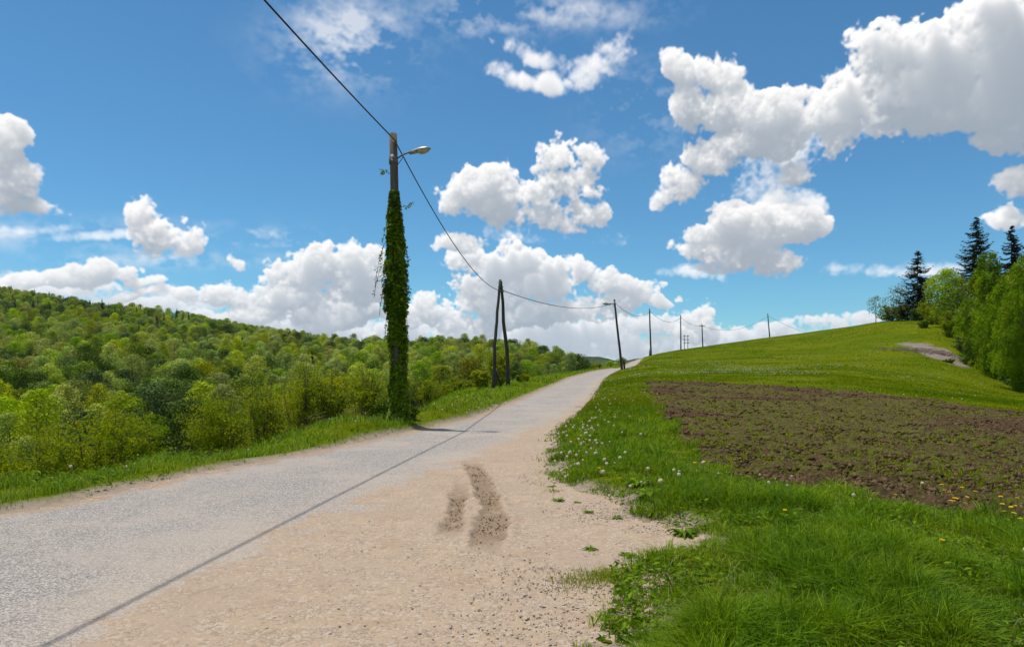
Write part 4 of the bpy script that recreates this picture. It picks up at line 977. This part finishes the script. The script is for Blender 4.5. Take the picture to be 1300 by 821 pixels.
def ivy():
    b = np.array([-3.15, 19.0, float(ground_z(-3.15, 19.0))]); t = W(499, 170, 19.0); Ht = t[2]-b[2]; r = np.random.default_rng(8)
    o = empty('climbing_ivy', b); tag(o, 'dense dark green ivy sleeve climbing the tall lamp pole with loose hanging shoots', 'ivy')
    def axis(z): return np.stack([(t[0]-b[0])*z/Ht, 0*z, z], -1)
    H = W(500, 243, 19)[2]-b[2]
    zs = np.array([0, .4, 1.1, 2.0, 2.9, 3.6, 4.3, 5.0, 5.8, 6.3, H]); rs = np.array([.22, .20, .19, .20, .22, .25, .25, .20, .16, .10, .05])
    n = 23000; z = H*r.random(n)**1.02; a = r.random(n)*6.283
    lump = .50+.60*vn(a*1.4, z*2.2, 1.0, 3)+.40*vn(a*2+9, z*5.5, 1.0, 4)
    rad = np.maximum(np.interp(z, zs, rs)*lump*(.72+.55*r.random(n)), .165-.006*z)
    P = axis(z)+np.stack([np.cos(a)*rad, np.sin(a)*rad, 0*a], 1)
    kp = (vn(a*1.3, z*1.5, 1.0, 33) > .16) & (r.random(n) < np.interp(z, [0, 5.2, H], [1, 1, .25])); P = P[kp]; a = a[kp]; z = z[kp]; n = len(z)
    nr = np.stack([np.cos(a), np.sin(a), 1.1+0*a], 1)
    V, T, q = leaves(P, r.uniform(.05, .115, n), nr, .8, .85, tint=np.clip(r.random(n)*.7+.4*(vn(a, z, 1.7, 5)-.3), 0, 1), r=r)
    Vs, Ts, Q = [V], [T], [q]; k0 = len(V)
    mb = MB()
    for k in range(34):       # stems twining round the shaft
        z1 = r.uniform(3.0, H) if k > 6 else H*.98; s = np.linspace(0, z1, 30); a = r.random()*6.28+r.uniform(-.5, .5)*s+.25*np.sin(s*3+k)
        rr = np.maximum(.155-.005*s, .11)+.035; mb.tube(axis(s)+np.stack([np.cos(a)*rr, np.sin(a)*rr, 0*a], 1), np.linspace(.035, .010, 30), 5, False)
    shoots = [(-1, 4.35, .34, 1.1, .28), (-1, 4.0, .30, .9, .34), (-1, 3.4, .28, .8, .22), (-1, 4.6, .25, .5, .2), (-1, 2.7, .26, .8, .10), (1, 3.0, .28, .9, .10), (1, 3.6, .3, .8, .12), (1, 5.6, .22, -.12, .36), (-1, 6.55, .12, -.08, .26), (1, 4.5, .3, .5, .15), (-1, 5.0, .26, .4, .12), (1, 2.3, .26, .6, .12)]
    for sd, z0, r0, drop, out_ in shoots:
        z0 += .3; s = np.linspace(0, 1, 8); C = axis(np.full(8, z0))+np.stack([sd*(r0*.4+out_*np.sqrt(s)+r0*.4), -.1+0*s, -drop*s**1.6+.04*np.sin(s*9)], 1); mb.tube(C, .006, 4, False)
        m = 26; u = r.random(m); Pq = np.stack([np.interp(u, s, C[:, j]) for j in range(3)], 1)+r.normal(0, .03, (m, 3)); v, T, q = leaves(Pq, r.uniform(.04, .085, m), None, 1, .8, r=r); Vs.append(v); Ts.append(T+k0); Q.append(q); k0 += len(v)
    link('leaves', mesh_np('leaves', np.vstack(Vs), None, np.vstack(Ts), {'tint': np.concatenate(Q)}), M['ivy'], o)
    link('stems', mb.mesh('stems', True), M['bark'], o)

def greenery():
    fs = ('stems', 'foliage')
    # left roadside, from the frame edge to the ivy pole
    L = [ # px, Y, top_py, width m, kind, label
        (-30, 15.5, 545, 2.6, 0, 'bright green bush cut by the left edge of the picture'),
        (62, 19, 524, 2.8, 0, 'low yellow green bush left of the large roadside bush'),
        (128, 17.0, 498, 3.0, 1, 'large loose roadside bush with dark branches showing, near the left edge'),
        (168, 18.5, 514, 1.6, 1, 'yellow green bush against the right flank of the large loose roadside bush'),
        (284, 23.5, 487, 2.5, 0, 'compact round green bush standing between the tan field strip and the twiggy thicket'),
        (338, 22.5, 472, 2.1, 2, 'twiggy thicket bush next to the compact round bush'),
        (383, 21.5, 452, 2.1, 2, 'tallest upright thicket bush with many bare stems left of the ivy pole'),
        (426, 22, 458, 1.9, 2, 'upright twiggy bush in the middle of the thicket left of the ivy pole'),
        (464, 21, 457, 1.5, 2, 'thin leafed twiggy bush just left of the ivy pole'),
        (489, 20.5, 500, 1.1, 3, 'small fresh green shrub at the left foot of the ivy pole'),
        (518, 19.6, 511, .8, 3, 'dark low shrub at the right foot of the ivy pole'),
        (545, 62, 474, 6.0, 0, 'far round bush on the slope right of the ivy pole'),
        (585, 66, 477, 5.0, 0, 'far low bush on the slope left of the A frame poles'),
        (634, 53.5, 440, 2.6, 2, 'tall thin shrub growing just behind the A frame poles'),
        (611, 51, 466, 1.9, 2, 'yellow green shrub against the left leg of the A frame poles'),
        (664, 56, 474, 1.8, 2, 'low shrub behind and right of the A frame poles')]
    K = {0: dict(stems=30, n=20000, leaf=.055, upright=.15), 1: dict(stems=22, n=15000, leaf=.055, upright=.3, twigr=.014), 2: dict(stems=34, n=9500, leaf=.055, upright=.6, twigr=.011), 3: dict(stems=20, n=2600, leaf=.05, upright=.4)}
    for i, (px, Y, top, w, k, lab) in enumerate(L):
        p = P3(px, Y); h = CAMZ+(HZ-top)/F*Y-p[2]; kw = dict(K[k])
        if Y > 40: kw['leaf'] = .12; kw['n'] = 7000; kw['twigr'] = .02
        ms = shrub(200+i, w=w, h=h, **kw)
        plant('roadside_bush', ms, fs, (M['twig'] if k in (1, 2) else M['bark'], (M['bush'], M['bush'], M['thicket'], M['weedleaf'])[k]), p, 0, 1, lab, 'bush', 'bushes left of the road')
    # pile of dead brown twigs left of the ivy pole
    r = np.random.default_rng(77); p = P3(452, 20.5); m = MB()
    for k in range(420):
        c = np.array([r.normal(0, .55), r.normal(0, .4), abs(r.normal(.22, .2))]); d = unit(np.array([[r.normal(0, 1), r.normal(0, .7), abs(r.normal(.3, .45))]]))[0]*r.uniform(.2, .55)
        m.tube([c-d*.5, c+r.normal(0, .04, 3), c+d*.5], [.008, .006, .003], 3, False)
    o = link('dead_brushwood', m.mesh('dead_brushwood'), M['deadtwig'], None, p); tag(o, 'heap of dead brown brambles at the foot of the thicket left of the ivy pole', 'brushwood')
    p = P3(292, 19.5); m = MB()
    for k in range(160):
        c = np.array([r.normal(0, .5), r.normal(0, .3), abs(r.normal(.12, .14))]); d = unit(np.array([[r.normal(0, 1), r.normal(0, .7), abs(r.normal(.4, .45))]]))[0]*r.uniform(.2, .55)
        m.tube([c-d*.5, c+r.normal(0, .04, 3), c+d*.5], [.007, .005, .003], 3, False)
    o = link('dead_brushwood', m.mesh('dead_brushwood'), M['deadtwig'], None, p); tag(o, 'dry twigs lying under the compact round bush beside the road bank', 'brushwood')
    # hill copse on the right
    tc = ('trunk', 'crown')
    def tree(name, ms, mt, px, Y, top, lab, native, bark='bark', rz=0, sx=1.0, cat='tree', base=None, group='trees and bushes of the hill copse'):
        p = P3(px, Y)
        if base is not None: p[2] = CAMZ+(HZ-base)/F*Y
        h = CAMZ+(HZ-top)/F*Y-p[2]; s = h/native
        if len(ms) == 3: return plant(name, (ms[0], ms[2], ms[1]), ('trunk', 'branches', 'crown'), (M[bark], M['twig'], M[mt]), p, rz, s, lab, cat, group, squash=(sx, sx, 1))
        return plant(name, ms, tc, (M[bark], M[mt]), p, rz, s, lab, cat, group, squash=(sx, sx, 1))
    sp1 = conifer(31, 14, 6.6, 36, 9, 14, .85, .05); tree('spruce_tree', sp1, 'conifer', 1165, 134, 318, 'dark conical spruce with open branches standing left of the lime green tree', 14)
    sp2 = conifer(32, 20, 7.0, 50, 10, 16, .9, .05); tree('spruce_tree', sp2, 'conifer', 1240, 122, 277, 'tallest dark spruce rising behind the nearer birch', 20)
    sp3 = conifer(33, 18, 4.6, 32, 10, 13, 1.0, .05); tree('spruce_tree', sp3, 'conifer', 1284, 126, 286, 'slim dark spruce between the tallest spruce and the right edge of the picture', 18)
    tree('spruce_tree', conifer(34, 18, 5.0, 30, 10, 12, 1.0, .05), 'conifer', 1312, 124, 284, 'spruce half cut off by the right edge of the picture', 18)
    tree('broadleaf_tree', broadleaf(41, 10, 3.3, 1.5, 16, 4600, .28, .14), 'lime', 1200, 112, 341, 'lime green young tree glowing between the two dark spruces', 10)
    tree('broadleaf_tree', broadleaf(42, 9, 3.2, 1.2, 14, 3600, .25, .14), 'b_mid', 1216, 112, 352, 'darker young tree against the left side of the tallest spruce', 9)
    tree('broadleaf_tree', broadleaf(43, 5, 1.9, 1.4, 9, 620, .20, .08), 'pale', 1112, 141, 375, 'small thin crowned tree alone at the left end of the copse', 5)
    tree('broadleaf_tree', broadleaf(44, 6, 2.6, .8, 12, 1200, .19, .09), 'pale', 1140, 137, 362, 'pale sparsely leafed tree left of the first dark spruce', 6)
    bs = [(1127, 138, 385, 4.6, 'bush', 'yellow green bush at the left end of the copse beside the small thin tree'), (1147, 134, 384, 4.0, 'bush2', 'olive bush below the pale sparse tree'), (1163, 130, 388, 3.6, 'b_dark', 'dark green bush under the first dark spruce'),
          (1180, 126, 377, 5.0, 'bush', 'wide yellow green bush in front of the lime green tree'), (1196, 120, 383, 4.0, 'b_olive', 'brownish olive bush in the middle of the copse'), (1228, 108, 383, 4.0, 'b_dark', 'olive green bush at the foot of the tallest spruce'),
          (1207, 99, 390, 3.2, 'bush', 'round green bush standing clear in front of the copse'), (1172, 112, 404, 1.9, 'b_mid', 'small low bush alone on the grass below the copse'), (1188, 118, 398, 3.6, 'bush', 'low yellow bush along the front of the copse'),
          (1229, 80, 421, 2.7, 'b_dark', 'dense dark green bush against the left side of the nearer birch'), (1234, 75, 452, 2.3, 'b_dark', 'low dark bush on the slope at the foot of the nearer birch'), (1205, 74, 466, 1.3, 'bush', 'tiny pale green sapling bush on the slope below the brushwood'),
          (1290, 66, 478, 2.6, 'b_mid', 'bright green undergrowth bush between the two birches')]
    for i, (px, Y, top, w, mt, lab) in enumerate(bs):
        p = P3(px, Y); h = max(.5, CAMZ+(HZ-top)/F*Y-p[2]); ms = shrub(300+i, w=w, h=h, stems=18, n=6500, leaf=.16 if Y > 90 else .11, upright=.1, twigr=.02)
        plant('hill_bush', ms, fs, (M['bark'], M[mt]), p, 0, 1, lab, 'bush', 'bushes of the hill copse')
    for i in range(7):
        px = (1250, 1262, 1272, 1284, 1294, 1307, 1320)[i]; Y = (104, 98, 100, 95, 99, 92, 97)[i]
        tree('broadleaf_tree', broadleaf(50+i, 10, 3.6, .6, 18, 3000, .30, .14), ('b_mid', 'b_mid', 'b_yel', 'b_olive', 'b_dark', 'b_mid', 'b_mid')[i], px, Y, (375, 360, 352, 356, 345, 340, 335)[i], 'broadleaf tree mostly hidden behind the two birches', 10, group='trees filling the copse behind the birches')
    tree('birch_tree', birch(61, 14, 2.6, 1250, 30, .15, .3), 'birch', 1254, 75, 315, 'tall drooping birch on the slope, the nearer one to the round bush', 14, 'birchbark', base=481)
    tree('birch_tree', birch(62, 14, 2.8, 1350, 30, .135, .2, .10), 'birch', 1303, 62, 316, 'drooping birch cut by the right edge of the picture', 14, 'birchbark', base=503)
    tree('birch_tree', birch(63, 9, 2.0, 700, 30, .14, .2), 'birch', 1272, 70, 352, 'smaller birch filling the gap between the two tall ones', 9, 'birchbark')
    # cut branches on the bare patch
    p = P3(1188, 82); m = MB(); r = np.random.default_rng(79)
    for k in range(260):
        x = r.normal(0, 1.9); y = -x*1.4+r.normal(0, 1.8); z = float(ground_z(p[0]+x, p[1]+y))-p[2]; c = np.array([x, y, z+abs(r.normal(.08, .10))]); a = r.normal(.5, .6); d = np.array([math.cos(a), math.sin(a), r.normal(0, .12)])*r.uniform(.4, 1.7)
        m.tube([c-d*.5, c+r.normal(0, .05, 3), c+d*.5], [.03, .022, .01], 4, False)
    o = link('cut_branches', m.mesh('cut_branches'), M['deadtwig'], None, p); tag(o, 'grey cut branches strewn over the bare patch on the hillside', 'brushwood')

# ------------------------------------------------------------------ small plants
def dandelions():
    r = np.random.default_rng(21)
    def clock(h, R=.021):
        s = np.linspace(0, 1, 5)[:, None]; C = np.hstack([s**2*.03, s*0, s*h]); m = MB(); m.tube(C, .0022, 5)
        n = 340; d = unit(r.standard_normal((n, 3))); P = C[-1]+d*R*.82*r.uniform(.85, 1.12, (n, 1)); V, T, q = leaves(P, np.full(n, R*.38), d, .25, .8, r=r)
        c = MB(); c.add(V, None, T, q); c.tube([C[-1]-[0, 0, .006], C[-1]+[0, 0, .006]], .005, 6)
        return m.mesh('stem'), c.mesh('seed_head')
    def flower(h, R=.024):
        s = np.linspace(0, 1, 5)[:, None]; C = np.hstack([s**2*.03, s*0, s*h]); m = MB(); m.tube(C, .0022, 5); top = C[-1]; f = MB()
        for lay, (n, rr, up) in enumerate(((22, 1, .25), (18, .78, .55), (12, .5, .9))):
            a = np.arange(n)/n*6.283+lay; d = np.stack([np.cos(a), np.sin(a), np.full(n, up)], 1); V, T, q = leaves(top+unit(d)*R*rr*.5, np.full(n, R*rr*1.05), np.stack([-np.cos(a)*up, -np.sin(a)*up, 0*a+1], 1), .15, .32, tint=r.random(n), long_axis=d*4, r=r); f.add(V, None, T, q)
        return m.mesh('stem'), f.mesh('petals')
    C = [clock(h, R) for h, R in ((.20, .028), (.25, .025), (.16, .029))]; Fm = [flower(h) for h in (.20, .27, .15)]
    pts = [(735, 547), (750, 541), (708, 553), (741, 563), (757, 553), (766, 571), (790, 556), (800, 573), (812, 582), (780, 590), (728, 590), (722, 598), (702, 606), (776, 565), (720, 556), (747, 560), (735, 575), (757, 587), (715, 580), (869, 597), (910, 594), (967, 594), (1008, 597),
           (1085, 627), (1107, 626), (1035, 620), (1148, 631), (1010, 622), (862, 610), (848, 601), (1297, 690), (800, 533), (778, 530), (768, 537), (1055, 615), (980, 612), (1168, 604), (1000, 616)]
    for k in range(34): pts.append((r.normal(742, 17), r.normal(556, 13)))
    st = []
    for (px, py) in pts: st.append((px, py, 0))
    for k in range(120):
        u = r.random()**1.3; px = 0; Y = math.exp(r.uniform(math.log(8.2), math.log(45))); x = float(ip(XR, Y))+abs(r.normal(.35, .9))*(.6+Y*.025)
        if in_field(np.array([x]), np.array([Y]))[0]: continue
        st.append((650+F*x/Y, None, Y))
    for k in range(26):
        Y = r.uniform(9, 30); x = float(ip(XL, Y))-abs(r.normal(.5, .5)); st.append((650+F*x/Y, None, Y))
    fl = [(0, None)]
    proto = {}
    def put(kind, px, Y, dz, lab, grp, name, meshes, mats_, parts, j):
        key = (kind, j)
        p = P3(px, Y, dz)
        if key not in proto: o = plant(name, meshes[j], parts, mats_, p, r.random()*6.28, 1, lab, 'dandelion', grp); proto[key] = o
        else:
            o = copy_tree(proto[key]); o.location = p; o.rotation_euler.z = r.random()*6.28; o['label'] = lab
        o.rotation_euler.x = r.normal(0, .12); o.rotation_euler.y = r.normal(0, .12)
        return o
    for (px, py, Y) in st:
        j = r.integers(0, 3); h = (.22, .27, .18)[j]
        if py is not None: Y = 1.0*(CAMZ-h-.02)*F/(py-HZ) if py > 480 else 30
        o = put('c', px, Y, 0, 'white dandelion seed head on a thin stem in the verge grass', 'dandelion seed heads in the verge grass', 'dandelion_clock', C, (M['stem'], M['fluff']), ('stem', 'seed_head'), j)
        o.scale = (r.uniform(.5, 1.12),)*3
    fp = [(999, 659, .16), (1198, 691, .12), (892, 591, .2), (730, 565, .2), (1131, 629, .2), (1070, 621, .2), (1273, 628, .3), (1281, 640, .3), (1290, 644, .3), (1297, 633, .3), (1276, 653, .25), (1286, 652, .25), (1270, 640, .3), (1299, 651, .3), (1221, 618, .3), (1217, 625, .3), (1213, 630, .3), (1199, 614, .3), (1206, 628, .3), (1215, 636, .25), (1223, 629, .3), (1195, 623, .28), (1226, 640, .2), (1203, 638, .2), (1292, 660, .2), (1280, 662, .2), (1238, 622, .3), (1264, 630, .25), (760, 602, .15), (745, 575, .2), (880, 596, .2)]
    for px, py, h in fp:
        j = r.integers(0, 3); hh = (.20, .27, .15)[j]; Y = (CAMZ-hh)*F/(py-HZ)
        lab, grp = ('yellow flower in the cluster at the lower right edge of the ploughed field', 'yellow flowers in the lower right corner') if px > 1190 and py < 670 else ('yellow dandelion flower scattered in the verge grass', 'yellow flowers scattered in the verge')
        j2 = j if px > 1190 and py < 670 else j
        o = put('f', px, Y, 0, lab, grp, 'dandelion_flower', Fm, (M['stem'], M['yellow']), ('stem', 'petals'), j2); o['label'] = lab; o['group'] = grp
    # meadow flowers too small and too many to count
    x, Y = scatter_logY(52000, 760, 1250, 24, 120); px = 650+F*x/Y
    band = np.exp(-((px-960)/190)**2)*sm(48, 58, Y)*sm(100, 70, Y)+.18*sm(900, 800, px)+.05
    k = (rng.random(len(x)) < .15*band*sm(.45, .6, fbm(x, Y, .22, 141, 3))*2) & ~in_field(x, Y) & (x > ip(XR, Y)); x, Y = x[k], Y[k]; print('meadow flowers', len(x))
    z = ground_z(x, Y)+.13; V, T, q = leaves(np.stack([x, Y, z], 1), .05+.0005*Y, None, 1, .9)
    tag(link('meadow_flowers', mesh_np('meadow_flowers', V, None, T, {'tint': q}), M['white']), 'specks of white seed heads and flowers scattered over the hill meadow', 'wild flowers', kind='stuff')
    # weeds: rosettes of broad leaves
    def rosette(n, L, up, wid):
        Vs = []; Ts = []; Q = []; k0 = 0
        for i in range(n):
            a = i*2.4+r.normal(0, .2); l = L*r.uniform(.6, 1.1); u = up*r.uniform(.5, 1.3); s = np.linspace(0, 1, 6)
            c = np.stack([np.cos(a)*l*s, np.sin(a)*l*s, l*u*s-l*(u*.6+.25)*s**2.2+.01], 1); w = wid*l*np.array([.12, .6, 1, .95, .6, .03]); sd = np.array([-math.sin(a), math.cos(a), 0]); wv = .10*l*np.sin(s*9+i)[:, None]*np.array([[0, 0, 1.]])
            V = np.stack([c-sd*w[:, None]+wv*.5, c-[0, 0, .01*l], c+sd*w[:, None]-wv*.5], 1).reshape(-1, 3); Vs.append(V)
            for q in range(5):
                b_ = k0+q*3; Ts += [(b_, b_+1, b_+4, b_+3), (b_+1, b_+2, b_+5, b_+4)]
            k0 += 18; Q.append(np.full(18, r.random()))
        return mesh_np('leaves', np.vstack(Vs), Ts, None, {'tint': np.concatenate(Q)}, True)
    pr = [rosette(26, .24, .9, .13), rosette(16, .10, .7, .16), rosette(34, .13, .9, .09)]
    wl = [(830, 641, 0, 1.15, 'large dock plant with long arching leaves at the edge of the gravel'), (812, 628, 0, .9, 'second dock plant behind the largest one at the gravel edge'), (852, 634, 0, .95, 'dock plant right of the largest one, against the tall grass'), (788, 612, 0, .8, 'leafy weed on the grass corner above the dock plants'), (700, 618, 1, .8, 'tiny green weed at the bottom left corner of the verge'),
          (710, 636, 2, .75, 'low green weed alone on the gravel below the verge corner'), (733, 638, 1, .6, 'very small weed right of the low weed on the gravel'), (748, 650, 1, .8, 'small olive weed on the gravel in line with the dock plants'), (783, 657, 1, .8, 'small weed between the gravel weeds and the dock plants'), (750, 698, 2, .62, 'low weed in the middle of the gravel near the bottom edge'),
          (799, 706, 1, 1.0, 'tiny weed on the gravel left of the leafy clump'), (868, 680, 2, 1.35, 'leafy clump on the gravel beside the long grass'), (866, 700, 1, 1.2, 'small weed just below the leafy clump on the gravel'), (850, 722, 2, 1.0, 'grey green weed at the bottom edge where grass meets gravel'), (872, 728, 2, .9, 'weed at the bottom edge nearest the long grass'),
          (300, 577, 1, 1.2, 'pale weed on the left bank below the compact round bush'), (455, 541, 1, 1.5, 'flat weed on the left bank below the dead brambles'), (1075, 655, 0, .8, 'dock plant inside the long grass of the right verge')]
    for k, (px, py, j, s, lab) in enumerate(wl):
        Y = CAMZ*F/(py-HZ); o = link('leafy_weed', pr[j], M['weedleaf'], None, P3(px, Y, -.005)); o.scale = (s,)*3; o.rotation_euler.z = k*1.7; tag(o, lab, 'weed', 'leafy weeds of the verges')

def far_hills():
    r = np.random.default_rng(5)
    def ridge(name, pts, Y, depth, base=-60):
        pts = np.array(pts, float); px = np.arange(pts[0, 0], pts[-1, 0], 2.0); py = np.interp(px, pts[:, 0], pts[:, 1]); x = (px-650)/F*Y; top = CAMZ+(HZ-py)/F*Y+(fbm(x, x*0, .02, 151, 4)-.5)*9
        V = []; n = 9; nx = len(px)
        for k in range(n):
            t = k/(n-1); zz = base+(top-base)*math.sin(t*math.pi/2)**.9; V.append(np.stack([x, np.full(nx, Y-depth*(1-t)), zz+(fbm(x, np.full(nx, t*9.), .03, 157, 3)-.5)*12*(1-t)], 1))
        V.append(np.stack([x, np.full(nx, Y+depth), np.full(nx, base)], 1)); V = np.vstack(V); i = np.arange(n)[:, None]*nx+np.arange(nx-1)[None]
        o = link(name, mesh_np(name, V, np.stack([i, i+1, i+nx+1, i+nx], -1).reshape(-1, 4), None, None, True), M['hills']); o['kind'] = 'structure'
    ridge('hills', [(-700, 460), (300, 462), (600, 458), (700, 455), (740, 452), (757, 453), (775, 456), (800, 459), (900, 456), (1200, 458), (1900, 450)], 1900, 500)
    ridge('distant_hills', [(700, 466), (870, 450), (940, 436), (985, 429), (1010, 424), (1050, 421), (1090, 417), (1105, 412), (1180, 415), (1400, 420)], 3300, 500)

# ------------------------------------------------------------------ light, sky, camera
def world():
    SUN = unit(np.array([[-.25, .125, 1.0]]))[0]
    el = math.asin(SUN[2]); azm = math.atan2(SUN[0], SUN[1])
    w = bpy.data.worlds.new('World'); scene.world = w; w.use_nodes = True; nt = w.node_tree; nt.nodes.clear()
    sky = nt.nodes.new('ShaderNodeTexSky'); sky.sky_type = 'NISHITA'; sky.sun_disc = False; sky.sun_elevation = el; sky.sun_rotation = azm % (2*math.pi)
    sky.altitude = SKY['alt']; sky.air_density = SKY['air']; sky.dust_density = SKY['dust']; sky.ozone_density = SKY['ozone']
    bg = nt.nodes.new('ShaderNodeBackground'); bg.inputs['Strength'].default_value = SKY['str']; out = nt.nodes.new('ShaderNodeOutputWorld')
    hs = mixc(nt, 1.0, sky.outputs[0], SKY['tint'], 'MULTIPLY')
    # cumulus laid out by compass bearing and height above the horizon
    a, l, h, (A0, A1, E0, E1) = make_clouds(); H_, W_ = a.shape
    img = bpy.data.images.new('cumulus', W_, H_, alpha=True, float_buffer=True); img.colorspace_settings.name = 'Non-Color'
    buf = np.ones((H_, W_, 4), np.float32); buf[..., 0] = a; buf[..., 1] = l; buf[..., 2] = h; img.pixels.foreach_set(buf[::-1].ravel()); img.update(); img.pack()
    tc = nt.nodes.new('ShaderNodeTexCoord'); sp = nt.nodes.new('ShaderNodeSeparateXYZ'); nt.links.new(tc.outputs['Generated'], sp.inputs[0])
    az = mth(nt, 'ARCTAN2', sp.outputs[0], sp.outputs[1]); elv = mth(nt, 'ARCSINE', sp.outputs[2])
    u = mth(nt, 'DIVIDE', mth(nt, 'SUBTRACT', az, R_(A0)), R_(A1-A0)); v = mth(nt, 'DIVIDE', mth(nt, 'SUBTRACT', elv, R_(E0)), R_(E1-E0))
    cx = nt.nodes.new('ShaderNodeCombineXYZ'); nt.links.new(u, cx.inputs[0]); nt.links.new(v, cx.inputs[1])
    ti = nt.nodes.new('ShaderNodeTexImage'); ti.image = img; ti.extension = 'MIRROR'; ti.interpolation = 'Cubic'; nt.links.new(cx.outputs[0], ti.inputs[0])
    sc = nt.nodes.new('ShaderNodeSeparateColor'); nt.links.new(ti.outputs[0], sc.inputs[0]); al, li, hz = sc.outputs
    k = 1/SKY['str']
    lit = mth(nt, 'POWER', li, 1.18)
    cl = mixc(nt, lit, tuple(c*k for c in SKY['csh']), tuple(c*k for c in SKY['clit']))
    cl = mixc(nt, hz, cl, tuple(c*k for c in SKY['chz']))
    ab = mth(nt, 'MULTIPLY', al, sstep(nt, elv, -.02, .0))
    nt.links.new(mixc(nt, ab, hs, cl), bg.inputs[0]); nt.links.new(bg.outputs[0], out.inputs[0])
    L = bpy.data.lights.new('sun', 'SUN'); L.energy = SKY['sun']; L.angle = R_(.53); L.color = (1, .955, .88); o = bpy.data.objects.new('sun', L); COL.objects.link(o)
    from mathutils import Vector
    o.rotation_euler = Vector(SUN).to_track_quat('Z', 'Y').to_euler(); o.location = (-20, 10, 60)
    c = bpy.data.cameras.new('camera'); c.lens = 36*F/1300; c.sensor_width = 36; c.sensor_fit = 'HORIZONTAL'; c.shift_y = (HZ-410.5)/1300; c.clip_start = .05; c.clip_end = 20000
    co = bpy.data.objects.new('camera', c); COL.objects.link(co); co.location = (0, 0, CAMZ); co.rotation_euler = (R_(90), 0, 0); scene.camera = co
    scene.view_settings.view_transform = 'Standard'; scene.view_settings.look = 'None'; scene.view_settings.exposure = SKY['exp']; scene.view_settings.gamma = 1; scene.view_settings.use_curve_mapping = False
    cy = scene.cycles; cy.max_bounces = 6; cy.diffuse_bounces = 3; cy.glossy_bounces = 2; cy.transmission_bounces = 3; cy.transparent_max_bounces = 4; cy.use_denoising = True
    cy.volume_bounces = 0; cy.sample_clamp_indirect = 4; cy.use_adaptive_sampling = True; cy.adaptive_threshold = .015; cy.caustics_reflective = False; cy.caustics_refractive = False
def haze(dens):
    m, nt = new_mat('haze'); p = nt.nodes.new('ShaderNodeVolumePrincipled'); out = nt.nodes.new('ShaderNodeOutputMaterial'); p.inputs['Color'].default_value = (.70, .82, 1.0, 1); p.inputs['Density'].default_value = dens; p.inputs['Anisotropy'].default_value = .25
    nt.links.new(p.outputs[0], out.inputs['Volume'])
    mb = MB(); mb.box((0, 1500, 90), (7800, 4600, 420)); o = link('haze', mb.mesh('haze'), m); o['kind'] = 'stuff'; o['label'] = 'thin bluish summer haze filling the air over the valley'; o['category'] = 'haze'
SKY = dict(alt=300, air=1.0, dust=.0, ozone=7.0, str=.10, tint=(.69, 1.12, 1.15), sun=4.3, exp=0.0, csh=(.265, .33, .41), clit=(1.24, 1.21, 1.17), chz=(.56, .67, .78))
T_ = time.time()
def step(n):
    print('STEP', n, round(time.time()-T_, 1)); sys.stdout.flush()
mats(); build_ground(); step('ground'); grow(); step('grass'); stones(); poles(); ivy(); step('poles'); forest(); step('forest'); greenery(); step('green'); dandelions(); far_hills(); step('small')
world(); step('world')
if HAZE: haze(HAZE)
